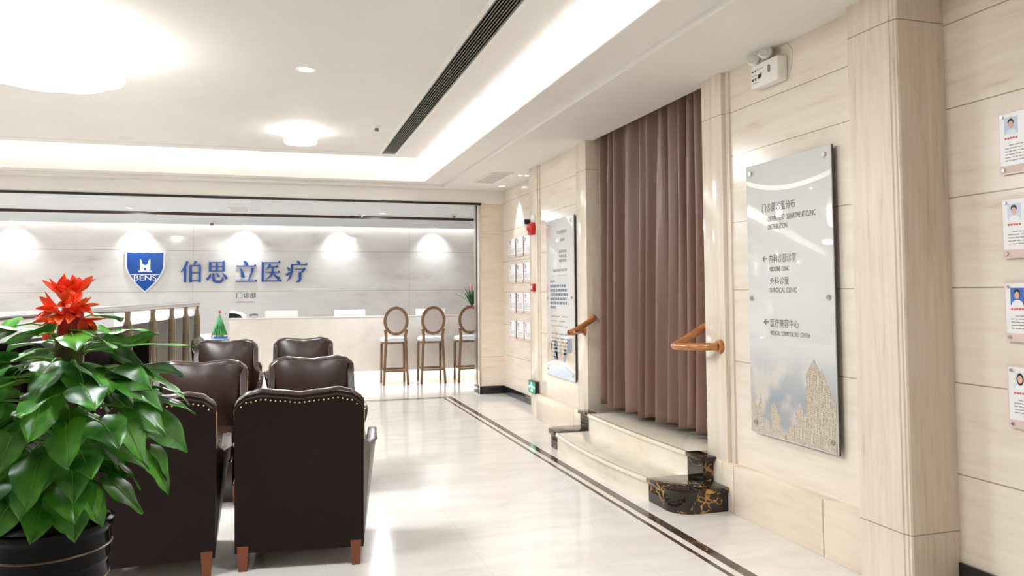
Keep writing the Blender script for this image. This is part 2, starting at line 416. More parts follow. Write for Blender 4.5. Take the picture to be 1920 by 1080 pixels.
# pilasters
struct(MB().box(2.822, 3.3, 4.50, 4.75, .30, 2.895).box(2.812, 3.3, 4.50, 4.75, 0, .301).build('wall_right_pilaster', 'pilaster_stone', bevel=.006))
struct(MB().box(2.822, 3.3, 6.88, 7.13, .285, 2.895).box(2.812, 3.3, 6.88, 7.13, 0, .286).build('wall_right_pilaster', 'pilaster_stone', bevel=.006))
struct(MB().box(2.838, 3.3, 8.385, 8.67, 0, 2.895).build('wall_right_pilaster', 'pilaster_stone', bevel=.006))
struct(MB().box(2.85, 2.9, 4.455, 4.50, .30, 2.895).box(2.85, 2.9, 8.345, 8.385, 0, 2.895).build('trim_5', 'pilaster_stone', bevel=.004))
# alcove behind the curtain
M['alcove'] = flat('alcove_paint', srgb(150, 136, 118), .6)
struct(MB().box(4.0, 4.1, 4.4, 7.2, 0, 3.3).build('wall_alcove_back', 'alcove'))
struct(MB().box(3.3, 4.0, 4.3, 4.4, 0, 3.3).build('wall_alcove_near', 'alcove'))
struct(MB().box(3.3, 4.0, 7.2, 7.3, 0, 3.3).build('wall_alcove_far', 'alcove'))
struct(MB().box(2.9, 4.0, 4.3, 7.3, 3.2, 3.3).build('ceiling_alcove', 'alcove'))
# pier at the far end of the hall, its metal jamb, beam over the reception opening
struct(MB().box(2.75, 3.3, 10.66, 10.80, 0, 2.69).build('wall_pier', 'pier_stone'))
struct(MB().box(2.735, 2.76, 10.655, 10.675, 0, 2.69).box(2.752, 2.775, 10.80, 10.83, 0, 2.69).box(2.742, 2.76, 10.875, 10.99, 0, 2.69).build('trim_6', 'steel'))
struct(MB().box(2.775, 3.3, 10.80, 11.0, 0, 2.69).build('trim_7', 'desk_stone'))
struct(MB().box(XL, 3.11, 10.63, 10.98, 2.692, 2.90).build('wall_beam', 'paint'))
struct(MB().box(XL, 2.76, 10.615, 10.65, 2.668, 2.698).build('trim_8', 'dark_slot'))
# black skirtings
struct(MB().box(3.075, 3.10, YF, 2.952, 0, .14).build('baseboard_right', 'black_skirt', bevel=.004))
struct(MB().box(3.078, 3.10, 8.6, 10.66, 0, .112).box(2.742, 3.09, 10.645, 10.67, 0, .112).box(2.737, 2.76, 10.645, 11.0, 0, .112).build('baseboard_far', 'black_skirt', bevel=.003))
# reception room
struct(MB().box(XL, 4.6, YB, YB + .3, 0, 3.2).build('wall_back', 'back_stone'))
struct(MB().box(4.4, 4.6, 11, YB, 0, 3.2).box(3.3, 4.6, 10.9, 11.0, 0, 3.2).build('wall_reception_right', 'desk_stone'))
struct(MB().box(XL, 4.6, 10.98, 12.78, 2.69, 2.8).box(XL, 4.6, 12.84, 14.93, 2.69, 2.8).box(XL, 4.6, 14.93, 15.1, 2.98, 3.06).box(XL, 4.6, 14.93, 14.95, 2.8, 2.98).build('ceiling_reception', 'paint_cool'))
struct(MB().box(XL, 4.4, 12.77, 12.80, 2.648, 2.71).build('trim_9', 'wood_and_gap_shade'))
struct(MB().box(XL, 4.4, 14.955, 14.985, 2.83, 2.86).build('trim_10', 'led_cool'))
# hall walls out of the frame
struct(MB().box(XL - .2, XL, YF, YB, 0, 3.5).build('wall_left', 'desk_stone'))
struct(MB().box(XL, 3.3, YF - .2, YF, 0, 3.5).build('wall_front', 'wall_stone'))
# ceiling: soffit band, stepped groove, lip, lit recess, raised centre panel
ce = MB()
ce.box(1.895, 2.20, YF, 10.505, 2.923, 2.97)
ce.box(XL, 1.895, 10.277, 10.505, 2.923, 2.97)
ce.box(2.19, 2.90, YF, 10.64, 2.88, 2.95)
ce.box(XL, 2.19, 10.495, 10.64, 2.88, 2.95)
ce.box(2.90, 3.11, YF, 4.72, 2.88, 2.95); ce.box(2.90, 3.11, 6.92, 10.64, 2.88, 2.95)
struct(ce.build('ceiling', 'paint'))
lp = MB()
lp.box(1.883, 1.895, YF, 10.277, 2.923, 3.02); lp.box(XL, 1.883, 10.265, 10.277, 2.923, 3.02)
lp.box(2.10, 2.12, YF, 10.52, 2.97, 3.30); lp.box(XL, 2.12, 10.50, 10.52, 2.97, 3.30)
lp.box(1.40, 2.12, YF, 10.5, 3.30, 3.34); lp.box(XL, 1.4, 9.3, 10.5, 3.30, 3.34)
struct(lp.build('ceiling_cove', 'cove'))
pn = MB()
pn.box(XL, 1.190, YF, 9.385, 3.12, 3.16)
pn.box(1.369, 1.672, YF, 9.40, 3.12, 3.16)
pn.box(XL, 1.672, 9.40, 9.62, 3.12, 3.16)
pn.box(1.652, 1.672, YF, 9.60, 3.16, 3.21); pn.box(XL, 1.672, 9.60, 9.62, 3.16, 3.21)
pn.box(XL, 1.5, YF, 9.4, 3.30, 3.36)
struct(pn.build('ceiling_panel', 'paint'))
struct(MB().box(XL, 1.19, 9.385, 9.40, 3.135, 3.16).build('trim_11', 'wood_and_gap_shade'))  # dark strip inside the ceiling gap, standing in for its shade
struct(MB().box(1.96, 2.00, YF, 10.3, 2.972, 2.985).box(XL, 1.96, 10.34, 10.38, 2.972, 2.985).build('trim_12', 'led'))

# ================================================================== CEILING FITTINGS
# linear air grille
gr = thing('linear_air_grille', 'long narrow ceiling air grille with dark slats beside the bright cove', 'air vent', (1.2, 4, 3.12))
fr = MB(); fr.box(-.035, -.003, YF - 4, 5.39, -.006, .02); fr.box(.16, .19, YF - 4, 5.39, -.006, .02); fr.box(-.035, .19, 5.385, 5.415, -.006, .02)
fr.build('grille_frame', 'white_plastic', gr)
MB().box(-.01, .17, YF - 4, 5.39, .03, .04).build('grille_duct', 'dark_slot', gr)
sl = MB()
for i in range(8):
    x = .004 + i * .0205
    sl.prism([(x, -.002), (x + .005, -.002), (x + .016, .024), (x + .011, .024)], lambda u, v, w: (u, w, v), YF - 4, 5.39)
sl.build('grille_slats', flat('grille_slat_grey', srgb(150, 144, 136), .4, metal=.3), gr)

# flower shaped ceiling lamps
def petal_lamp(name, label, loc, r, h, group=None):
    t = thing(name, label, 'ceiling lamp', loc, group=group)
    MB().lathe([(.001, 0), (r * .9, 0), (r * .96, .01), (r, .03), (r * 1.0, h * .40), (r * .97, h * .45)], n=96, petals=8, amp=.07).build('lower_shade', 'lamp_glow', t, smooth=True)
    MB().lathe([(r * .9, h * .40), (r * 1.12, h * .42), (r * 1.13, h * .48), (r * 1.03, h)], n=96, petals=8, amp=.07).build('upper_shade', 'lamp_glow', t, smooth=True)
    MB().lathe([(.001, h * .97), (r * .5, h * .97), (r * .5, h)], n=48).build('ceiling_plate', 'white_plastic', t, smooth=True)
    return t
petal_lamp('petal_ceiling_lamp', 'big glowing two-tier petal-shaped ceiling lamp at the upper left', (-1.46, 5.72, 2.86), .435, .26)
t = thing('drum_ceiling_lamp', 'small round glowing drum lamp on the ceiling near the back cove', 'ceiling lamp', (.22, 8.3, 2.99))
MB().lathe([(.001, 0), (.155, 0), (.165, .012), (.168, .05), (.168, .13)], n=48).build('lower_shade', 'lamp_glow', t, smooth=True)
MB().lathe([(.168, .075), (.2, .078), (.2, .13), (.001, .13)], n=48).build('upper_shade', 'lamp_glow', t, smooth=True)

def downlight(label, loc, r=.06, mat='downlight_glow', group=None):
    t = thing('downlight', label, 'downlight', loc, group=group)
    MB().lathe([(r * .78, -.001), (r, -.006), (r * 1.12, -.003), (r * 1.14, .004)], n=32).build('rim', 'white_plastic', t, smooth=True)
    MB().lathe([(.0005, -.0015), (r * .8, -.0015)], n=32).build('lens', mat, t)
    return t
downlight('single round recessed downlight alone in the middle of the raised ceiling', (.197, 6.0, 3.12), .068)
spot('light_of_downlight', (.197, 6.0, 3.10), (.197, 6.0, 0), 9, NEUT, 90, .9)
downlight('recessed downlight close to the beam in front of the square ceiling vent', (2.925, 10.14, 2.88), .05, 'dl_cool')
downlight('left one of the close pair of downlights beside the far pilaster', (2.874, 9.13, 2.88), .033, 'dl_cool')
downlight('right one of the close pair of downlights beside the far pilaster', (2.96, 9.13, 2.88), .033, 'dl_cool')
spot('light_of_poster_downlight', (2.95, 9.86, 2.86), (3.13, 9.86, 0), 26, COOL, 55, .5, .02)
spot('light_of_poster_downlight', (2.90, 9.13, 2.86), (2.95, 9.3, 0), 16, COOL, 70, .6, .02)
downlight('downlight in the reception ceiling above the blue shield', (-2.06, 12.3, 2.69), .055, 'dl_cool')
downlight('downlight in the reception ceiling above the nearest-left bar stool', (1.578, 12.26, 2.69), .055, 'dl_cool')

# square ceiling vents
def square_vent(label, x0, x1, y0, y1, z, mat='white_plastic'):
    t = thing('ceiling_vent', label, 'air vent', ((x0 + x1) / 2, (y0 + y1) / 2, z))
    a, b = (x1 - x0) / 2, (y1 - y0) / 2
    m = MB(); e = .025
    m.box(-a, a, -b, -b + e, -.012, .0); m.box(-a, a, b - e, b, -.012, 0); m.box(-a, -a + e, -b + e, b - e, -.012, 0); m.box(a - e, a, -b + e, b - e, -.012, 0)
    m.build('vent_frame', mat, t)
    m = MB(); n = 7
    for i in range(n):
        y = -b + .05 + i * (2 * b - .1) / (n - 1)
        m.box(-a + e, a - e, y - .012, y + .006, -.006, -.001)
    m.build('vent_slats', 'grey_plastic' if mat != 'white_plastic' else 'white_plastic', t)
    MB().box(-a + e, a - e, -b + e, b - e, -.0015, -.0005).build('vent_backing', flat('vent_backing', srgb(196, 194, 190), .6), t)
    return t
square_vent('pale access vent set in the white ceiling band near the far wall corner', 2.45, 2.74, 8.96, 9.87, 2.88)
square_vent('grey slatted vent in the reception ceiling above the blue lettering', -.70, -.40, 11.9, 12.42, 2.69)

def detector(label, loc, s=1, name='smoke_detector'):
    t = thing(name, label, 'detector', loc)
    MB().lathe([(.05 * s, 0), (.052 * s, -.012 * s), (.045 * s, -.02 * s), (.001, -.02 * s)], n=28).build('base', 'white_plastic', t, smooth=True)
    MB().lathe([(.02 * s, -.02 * s), (.024 * s, -.045 * s), (.016 * s, -.052 * s), (.001, -.052 * s)], n=24).build('sensor', 'grey_plastic', t, smooth=True)
    return t
detector('small round sprinkler detector on the raised ceiling left of the air grille', (.955, 7.87, 3.12))
detector('detector on the reception ceiling above the blue character row', (-1.09, 14.3, 2.69), 1.3)
detector('detector on the reception ceiling left of the downlight over the stools', (1.27, 12.45, 2.69), 1.1)
detector('detector on the reception ceiling at the right end near the metal jamb', (2.72, 12.2, 2.69), 1.1)
def speaker_ring(label, loc, r):
    t = thing('ceiling_speaker', label, 'speaker', loc)
    MB().lathe([(r * .86, -.001), (r * .9, -.006), (r, -.006), (r * 1.02, 0)], n=32).build('ring', 'white_plastic', t, smooth=True)
    MB().lathe([(.0005, -.002), (r * .86, -.002)], n=32).build('cover', 'paint', t)
speaker_ring('flush round ceiling speaker near the back edge of the raised ceiling', (-1.57, 9.15, 3.12), .085)

# ================================================================== RIGHT WALL FITTINGS
# curtain
def curtain():
    Y0, Y1 = 4.90, 6.865
    centers = []
    def phase(y, z):
        t = (7.0 - y) / 2.3; tz = (z - .3) / 2.6
        return t * 13 + .35 * math.sin(t * 9) + .28 * math.sin(t * 23 + 1) * (1 - .3 * tz)
    def fold(y, z):
        t = (7.0 - y) / 2.3
        tz = (z - .3) / 2.6
        yy = t * 13 + .35 * math.sin(t * 9) + .28 * math.sin(t * 23 + 1) * (1 - .3 * tz)
        sn = math.sin(2 * PI * yy)
        a = .25 * ((1 + sn) / 2) ** .95 - .11 + .022 * math.sin(2 * PI * yy * 2.03 + 1.3 + .8 * tz) + .012 * math.sin(2 * PI * yy * 3.1 + 2 * tz)
        a += tz ** 3 * .018 * math.sin(2 * PI * yy * 2.6 + 2)
        return a
    NU, NV = 620, 26
    def fn(u, v):
        y = Y0 + u * (Y1 - Y0)
        hem = .375 + .035 * (1 - (y - Y0) / (Y1 - Y0)) * 1.0 - .012 * math.sin(u * 40)
        z = hem + v * (3.05 - hem)
        x = 3.015 + fold(y, z) * (1.05 - .30 * v)
        yo = min(y - .012 * math.cos(2 * PI * phase(y, z)) + .014 * math.sin(v * 3 + u * 30) * (1 - v), 6.872)
        return (x, yo, z)
    t = thing('curtain', 'long brown pleated curtain hanging in the stepped doorway', 'curtain', (0, 0, 0))
    o = MB().grid(fn, NU, NV).build('drape', 'curtain', t, smooth=True, fix=False)
    m = o.modifiers.new('solid', 'SOLIDIFY'); m.thickness = .003; m.offset = 0
    MB().tube([(3.02, 4.78, 3.09), (3.02, 6.87, 3.09)], .016).build('curtain_rod', 'steel', t, smooth=True)
curtain()

# steps
st = thing('entrance_steps', 'two cream marble steps with curved front edge leading up to the curtain', 'steps', (2.7, 5.75, 0))
def arc_x(y, x_end, bulge, ya, yb):
    t = (y - ya) / (yb - ya)
    return x_end - bulge * 4 * t * (1 - t)
def step(x_end, bulge, ya, yb, z0, z1, name, nosing):
    n = 28
    ys = [ya + (yb - ya) * i / n for i in range(n + 1)]
    riser = [(arc_x(y, x_end, bulge, ya, yb) - 2.7, y - 5.75) for y in ys] + [(.5 if z0 < .1 else 1.2, yb - 5.75), (.5 if z0 < .1 else 1.2, ya - 5.75)]
    MB().prism(riser, lambda u, v, w: (u, v, w), z0, z1 - .03).build(name + '_riser', 'step_stone', st)
    tread = [(arc_x(y, x_end, bulge, ya, yb) - 2.7 - nosing, y - 5.75) for y in ys] + [(.5 if z0 < .1 else 1.2, yb - 5.75), (.5 if z0 < .1 else 1.2, ya - 5.75)]
    MB().prism(tread, lambda u, v, w: (u, v, w), z1 - .03, z1).build(name + '_tread', 'step_stone', st, bevel=.006)
    edge = [(arc_x(y, x_end, bulge, ya, yb) - 2.7 - nosing + .006, y - 5.75) for y in ys] + [(arc_x(y, x_end, bulge, ya, yb) - 2.7 - nosing + .026, y - 5.75) for y in ys[::-1]]
    MB().prism(edge, lambda u, v, w: (u, v, w), z1 + .0002, z1 + .0012).build(name + '_edge_strip', 'nosing_stone', st)
step(2.43, .055, 4.86, 6.66, 0, .155, 'lower', .02)
step(2.735, .02, 4.87, 6.655, .155, .312, 'upper', .018)
def plinth(label, y_in, sgn):
    """sgn -1: near block (extends to smaller y)"""
    t = thing('stone_plinth', label, 'plinth', (2.6, y_in, 0))
    d = .39 if sgn < 0 else .30
    def foot(o, x_in=2.43, depth=d):
        pts = [(2.80 - 2.6, 0), (x_in - o - 2.6, 0)]
        R = .15
        a, b = x_in - o + R, sgn * (depth + o - R)
        pts.append((x_in - o - 2.6, b))
        for k in range(1, 9):
            an = PI / 2 * k / 9
            pts.append((a - 2.6 - R * math.cos(an), b + sgn * R * math.sin(an)))
        pts.append((a - 2.6, b + sgn * R)); pts.append((2.80 - 2.6, sgn * (depth + o)))
        return pts
    MB().prism(foot(0), lambda u, v, w: (u, v, w), 0, .125).build('lower_block', 'portoro', t)
    MB().prism(foot(.018), lambda u, v, w: (u, v, w), .125, .158).build('lower_cap', 'portoro', t, bevel=.006)
    ub = MB().box(2.735 - 2.6, 2.82 - 2.6, 0, sgn * .20, .158, .285); ub.build('upper_block', 'portoro', t)
    MB().box(2.715 - 2.6, 2.82 - 2.6, .0, sgn * .225, .285, .316).build('upper_cap', 'portoro', t, bevel=.006)
plinth('black and gold veined marble plinth at the near end of the steps', 4.86, -1)
plinth('black and gold veined marble plinth at the far end of the steps', 6.66, 1)

# handrails
def handrail(label, y_w, y_r, sg):
    t = thing('handrail', label, 'handrail', (2.82, y_w, 1.055))
    X = lambda x, y, z: (x - 2.82, y - y_w, z - 1.055)
    rail = [X(2.80, y_w, 1.055), X(2.70, y_w + sg * .06, 1.052), X(2.64, y_w + sg * .16, 1.048)]
    rail += [X(2.615, y_r - sg * .03, 1.046), X(2.622, y_r - sg * .008, 1.049), X(2.645, y_r, 1.056)]
    rail += [X(2.70, y_r, 1.080), X(2.845, y_r - sg * .004, 1.165), X(2.868, y_r - sg * .02, 1.182), X(2.872, y_r - sg * .075, 1.186)]
    MB().tube(rail, .027, 16).build('rail', 'handrail_wood', t, smooth=True)
    MB().lathe([(.001, -.022), (.03, -.022), (.042, -.018), (.044, -.008), (.05, 0), (.05, .002)], (0, 0, 0), 28, axis='X').build('wall_rosette', 'handrail_wood', t, smooth=True)
    return t
handrail('golden wood handrail bent from the near pilaster in front of the curtain', 4.56, 4.83, 1)
handrail('golden wood handrail bent from the far pilaster beside the far board', 6.94, 6.80, -1)

# glass boards
def city_material():
    m, nt, N, L, b = nodes('printed_towers')
    tc = N.new('ShaderNodeTexCoord'); br = N.new('ShaderNodeTexBrick')
    mp = N.new('ShaderNodeMapping'); mp.inputs['Rotation'].default_value = (0, PI / 2, PI / 2); mp.inputs['Scale'].default_value = (1, 1, 1)
    sep = N.new('ShaderNodeSeparateXYZ'); cb = N.new('ShaderNodeCombineXYZ')
    L.new(tc.outputs['Object'], sep.inputs[0]); L.new(sep.outputs['Y'], cb.inputs['X']); L.new(sep.outputs['Z'], cb.inputs['Y'])
    L.new(cb.outputs[0], br.inputs['Vector'])
    br.inputs['Scale'].default_value = 42; br.inputs['Mortar Size'].default_value = .035; br.offset = 0
    br.inputs['Color1'].default_value = (*srgb(120, 108, 94), 1); br.inputs['Color2'].default_value = (*srgb(178, 160, 134), 1); br.inputs['Mortar'].default_value = (*srgb(232, 224, 212), 1)
    L.new(br.outputs['Color'], b.inputs['Base Color']); setp(b, rough=.15)
    return m
M['city'] = city_material()
def sky_print(name, z_lo, z_hi, dark, light):
    m, nt, N, L, b = nodes(name)
    tc = N.new('ShaderNodeTexCoord'); sep = N.new('ShaderNodeSeparateXYZ'); L.new(tc.outputs['Object'], sep.inputs[0])
    n = N.new('ShaderNodeTexNoise'); n.inputs['Scale'].default_value = 5; n.inputs['Detail'].default_value = 5; L.new(tc.outputs['Object'], n.inputs[0])
    mr = N.new('ShaderNodeMapRange'); mr.inputs['From Min'].default_value = z_lo; mr.inputs['From Max'].default_value = z_hi; mr.clamp = True
    L.new(sep.outputs['Z'], mr.inputs['Value'])
    mx = N.new('ShaderNodeMix'); mx.data_type = 'RGBA'
    cl = N.new('ShaderNodeValToRGB'); cl.color_ramp.elements[0].position = .45; cl.color_ramp.elements[1].position = .62
    cl.color_ramp.elements[0].color = (*dark, 1); cl.color_ramp.elements[1].color = (*srgb(206, 198, 188), 1)
    L.new(n.outputs['Fac'], cl.inputs[0]); L.new(cl.outputs[0], mx.inputs['A']); mx.inputs['B'].default_value = (*light, 1)
    L.new(mr.outputs[0], mx.inputs['Factor']); L.new(mx.outputs['Result'], b.inputs['Base Color']); setp(b, rough=.1)
    return m
BOARD_C = srgb(214, 214, 212)
M['board'] = flat('board_glass_white', BOARD_C, .03, coat=.0)
M['board_edge'] = flat('board_dark_edge', srgb(60, 58, 56), .2)
M['sky_print'] = sky_print('printed_sky', -.60, -.27, srgb(158, 162, 168), BOARD_C)

def board(label, y0, y1, z0, z1, X, screws):
    yc, zc = (y0 + y1) / 2, (z0 + z1) / 2
    t = thing('wall_board', label, 'information board', (X + .01, yc, zc))
    hy, hz = (y1 - y0) / 2, (z1 - z0) / 2
    MB().box(.0, .008, -hy, hy, -hz, hz).build('glass_panel', 'board', t, bevel=.001)
    MB().box(.008, .014, -hy - .003, hy + .0, -hz - .003, hz + .002).build('backing_panel', 'board_edge', t)
    for (a, b) in screws:
        s_ = MB().lathe([(.0005, -.012), (.011, -.012), (.013, -.009), (.013, -.001)], (0, a - yc, b - zc), 20, axis='X')
        s_.lathe([(.009, .008), (.009, .05)], (0, a - yc, b - zc), 12, axis='X')
        s_.build('standoff_bolt', 'steel', t, smooth=True)
    return t, yc, zc
BX = 2.812
t, yc, zc = board('near white glass board with clinic directions and printed city skyline', 3.445, 4.225, .555, 2.20, BX + .0,
                  [(3.491, 2.155), (4.172, 2.15), (4.189, 1.377), (3.483, 1.386), (3.478, .62), (4.17, .62)])
def to_board(X0, yc, zc):
    return lambda u, v, w: (-w, -u - yc, v - zc)
tb = to_board(BX, yc, zc)
def line(body, ya, yb, za, zb, mat='print_dark', nm='lettering'):
    text_mesh(body, tb, (-ya, -yb, za, zb), .0012, nm, mat, t)
line('门诊部诊室分布', 4.065, 3.751, 1.895, 1.95)
line('OUTPATIENT DEPARTMENT CLINIC', 4.008, 3.575, 1.836, 1.868)
line('DISTRIBUTION', 4.010, 3.827, 1.788, 1.818)
line('内科诊部诊室', 4.006, 3.752, 1.588, 1.640)
line('MEDICINE CLINIC', 4.003, 3.816, 1.538, 1.564)
line('外科诊室', 4.001, 3.824, 1.459, 1.504)
line('SURGICAL CLINIC', 4.003, 3.749, 1.412, 1.440)
line('医疗美容中心', 4.005, 3.742, 1.207, 1.257)
line('MEDICAL COSMETOLOGY CENTER', 4.007, 3.647, 1.159, 1.184)
for z in (1.615, 1.235):
    a = MB(); Y0 = 4.072; L_ = .048
    a.prism([(-Y0, z), (-Y0 + .02, z + .018), (-Y0 + .026, z + .014), (-Y0 + .014, z + .003), (-Y0 + L_, z + .003), (-Y0 + L_, z - .003), (-Y0 + .014, z - .003), (-Y0 + .026, z - .014), (-Y0 + .02, z - .018)], tb, .0008, .0014)
    a.build('arrow', 'print_dark', t)
# printed sky and skyline on the lower part
MB().prism([(-4.222, .56), (-3.449, .56), (-3.449, 1.13), (-4.222, 1.13)], tb, .0002, .0006).build('printed_sky', 'sky_print', t)
sk = MB()
def tower(ya, yb, z_l, z_r, peak=None, d=.0012):
    pts = [(-ya, .562), (-yb, .562), (-yb, z_r)] + ([(-peak[0], peak[1])] if peak else []) + [(-ya, z_l)]
    sk.prism(pts, tb, .0007, d)
tower(3.69, 3.53, .96, .92, (3.62, 1.045)); tower(3.60, 3.45, .90, .80, (3.56, 1.0), .0016)
tower(3.79, 3.70, .72, .70, (3.745, .80), .0018); tower(4.02, 3.93, .74, .70, (3.99, .76), .0014)
tower(4.21, 4.16, .76, .72); tower(4.15, 4.10, .70, .68, (4.12, .80)); tower(4.09, 4.03, .66, .64); tower(3.90, 3.86, .60, .62); tower(3.855, 3.80, .64, .66, None, .0016)
tower(3.72, 3.66, .70, .78, None, .002); tower(3.52, 3.45, .70, .84, None, .0022); tower(3.66, 3.56, .66, .62, (3.61, .70), .0026); tower(4.2, 3.8, .60, .59, None, .0009)
sk.build('printed_skyline', 'city', t)
ar = MB()
def swoosh(z_a, z_b, dep, th):
    n = 20; P = []
    for i in range(n + 1):
        u = i / n; P.append((-4.222 + u * .773, z_a + (z_b - z_a) * u - dep * 4 * u * (1 - u) * (1 - .25 * u)))
    return P + [(x, z + th) for x, z in P[::-1]]
ar.prism(swoosh(2.085, 2.04, .06, .028), tb, .0003, .0007)
ar.build('printed_arc', flat('arc_print', srgb(240, 240, 238), .1), t)

t, yc, zc = board('far tall glass board printed with text lines and a tan and blue picture', 7.235, 8.06, .53, 2.20, 2.822,
                  [(8.0, 2.137), (7.305, 2.149), (8.02, 1.36), (7.29, 1.37), (8.02, .60), (7.29, .585)])
tb = to_board(2.822, yc, zc)
tl = {'print_dark': MB(), 'print_grey': MB(), 'print_blue': MB(), 'print_tan': MB()}
def row(key, ya, yb, z, h, dash=.035):
    y = ya
    while y > yb + .01:
        d = dash * rnd.uniform(.5, 1.3); e = max(y - d, yb)
        tl[key].prism([(-y, z - h / 2), (-e, z - h / 2), (-e, z + h / 2), (-y, z + h / 2)], tb, .0008, .0012); y = e - dash * .25
for z in (2.055,): row('print_grey', 7.72, 7.43, z, .035, .04)
row('print_grey', 7.62, 7.47, 1.97, .03, .04)
for z in (1.85, 1.80, 1.755): row('print_grey', 7.66, 7.44, z, .03, .045)
row('print_grey', 7.84, 7.42, 1.655, .026, .04); row('print_tan', 7.93, 7.42, 1.60, .006, .5)
for k, z in enumerate((1.54, 1.49, 1.445, 1.40, 1.355, 1.31, 1.265)): row('print_blue', 7.94, (7.8, 7.45, 7.42, 7.4, 7.45, 7.42, 7.75)[k], z, .03 if k else .02, .06)
for z in (1.17, 1.12, 1.07): row('print_tan', 7.92, 7.42, z, .012, .3)
for z in (.985, .94, .905, .865, .83, .79): row('print_grey', 7.92, 7.42, z, .016, .12)
for z in (.74,): row('print_tan', 7.92, 7.55, z, .012, .1)
for k, mb in tl.items():
    if mb.v: mb.build('text_lines', k, t)
M['paint_print'] = speckled('abstract_print', srgb(196, 170, 138), srgb(212, 212, 210), 7, .12, (1, 1.5, .6))
MB().prism([(-8.05, .80 - .14), (-7.245, .80 - .14), (-7.245, .98), (-7.5, .90), (-7.7, .98), (-7.9, 1.06), (-8.05, .96)], tb, .0003, .0007).build('printed_picture', 'paint_print', t)
bl = MB()
for (ya, yb, za, zb, k) in ((7.84, 7.74, .70, .92, .02), (7.76, 7.70, .68, .80, -.02), (7.56, 7.48, .70, .84, .03), (7.44, 7.30, .80, .96, .0), (7.95, 7.9, .8, .9, .02)):
    bl.prism([(-ya, za + .03), (-ya + .03, za), (-yb, za + .02), (-yb + k, zb - .03), (-yb - .02, zb), (-ya + k, zb - .02)], tb, .0008, .0012)
bl.build('printed_blue_shapes', flat('slate_blue_print', srgb(128, 142, 160), .12), t)
P = []; n = 20
for i in range(n + 1):
    u = i / n; P.append((-8.05 + u * .805, .665 - .02 * u + .10 * math.sin(PI * u) * .55))
MB().prism(P + [(x, z - .03) for x, z in P[::-1]], tb, .001, .0016).build('printed_arc', flat('arc_print_white', srgb(228, 226, 224), .1), t)
MB().prism([(x, z - .05) for x, z in P] + [(-7.245, .54), (-8.05, .54)], tb, .001, .0014).build('printed_water', flat('pale_blue_print', srgb(190, 204, 222), .1), t)

# doctor notices
def notice(name, label, y_left, z0, z1, X, width, hair, bg, shirt, long_hair=False, detail=True, group=None):
    """y_left is the edge that reads as left"""
    t = thing(name, label, 'notice', (X, y_left, z0), group=group)
    h = z1 - z0
    f = lambda u, v, w: (-w, -u, v)
    MB().prism([(0, 0), (width, 0), (width, h), (0, h)], f, .012, .016).build('acrylic_cover', 'acrylic_edge', t)
    MB().prism([(.006, .02), (width, .02), (width, h - .006), (.006, h - .006)], f, .0161, .0166).build('sheet', 'card', t)
    MB().prism([(.006, .006), (width, .006), (width, .038), (.006, .038)], f, .0168, .0172).build('footer_band', 'print_pink', t)
    for (u, v) in ((.022, h - .02), (.022, .02), (width - .02, h - .02), (width - .02, .02)):
        MB().lathe([(.0005, -.024), (.006, -.024), (.007, -.021), (.007, 0)], (0, -u, v), 14, axis='X').build('screw', 'steel', t, smooth=True)
    ph = MB().prism([(.03, h - .10), (.095, h - .10), (.095, h - .025), (.03, h - .025)], f, .0168, .0171).build('portrait', flat('portrait_background', bg, .4), t)
    cx = .062
    def ell(cu, cv, ru, rv, n=20, a0=0, a1=2 * PI): return [(cu + ru * math.cos(a0 + (a1 - a0) * k / n), cv + rv * math.sin(a0 + (a1 - a0) * k / n)) for k in range(n)]
    if detail:
        MB().prism([(.036, h - .10), (.090, h - .10), (.086, h - .086), (.07, h - .078), (.054, h - .078), (.040, h - .086)], f, .0172, .0175).build('shirt', flat('portrait_shirt', shirt, .5), ph)
        if long_hair: MB().prism(ell(cx, h - .057, .017, .027), f, .01755, .0178).build('hair', flat('portrait_hair', hair, .5), ph)
        else: MB().prism(ell(cx, h - .046, .0145, .0145), f, .01755, .0178).build('hair', flat('portrait_hair', hair, .5), ph)
        MB().prism(ell(cx, h - .058, .0115, .0165), f, .0179, .0182).build('face', flat('portrait_face', srgb(224, 182, 160), .5), ph)
    r = MB(); 
    for i in range(5): r.prism([(.03 + i * .013, h - .122), (.04 + i * .013, h - .122), (.04 + i * .013, h - .113), (.03 + i * .013, h - .113)], f, .0168, .0171)
    r.build('name_line', 'print_red', t)
    r = MB(); v = h - .15; k = 0
    while v > .055:
        u = .03 if k else .05
        while u < width - .04:
            d = rnd.uniform(.012, .03); r.prism([(u, v), (min(u + d, width - .03), v), (min(u + d, width - .03), v + .004), (u, v + .004)], f, .0168, .0171); u += d + .004
        v -= .0135; k += 1
    r.build('text_lines', 'print_grey', t)
    return t
G = 'staff notices on the near right wall'
hairs = (.012, .009, .008)
notice('staff_notice', 'uppermost notice at the right edge, portrait of a short-haired person in pale shirt', 2.657, 1.925, 2.20, 3.09, .28, hairs, srgb(196, 212, 234), srgb(226, 232, 240), group=G)
notice('staff_notice', 'second notice from the top at the right edge, short-haired person on pale blue', 2.657, 1.556, 1.82, 3.09, .28, hairs, srgb(206, 220, 240), srgb(240, 242, 246), group=G)
notice('staff_notice', 'third notice down at the right edge, person on a deep blue background', 2.657, 1.191, 1.452, 3.09, .28, hairs, srgb(60, 104, 186), srgb(240, 242, 246), group=G)
notice('staff_notice', 'lowest notice at the right edge, portrait of a long-haired person', 2.657, .816, 1.088, 3.09, .28, hairs, srgb(226, 228, 236), srgb(244, 244, 246), True, group=G)
G2 = 'staff notices on the far corner wall'
rows = ((1.905, 2.165, 'top'), (1.555, 1.815, 'second'), (1.15, 1.43, 'third'), (.80, 1.05, 'bottom'))
cols = ((10.31, 'left'), (9.96, 'middle'), (9.63, 'right'))
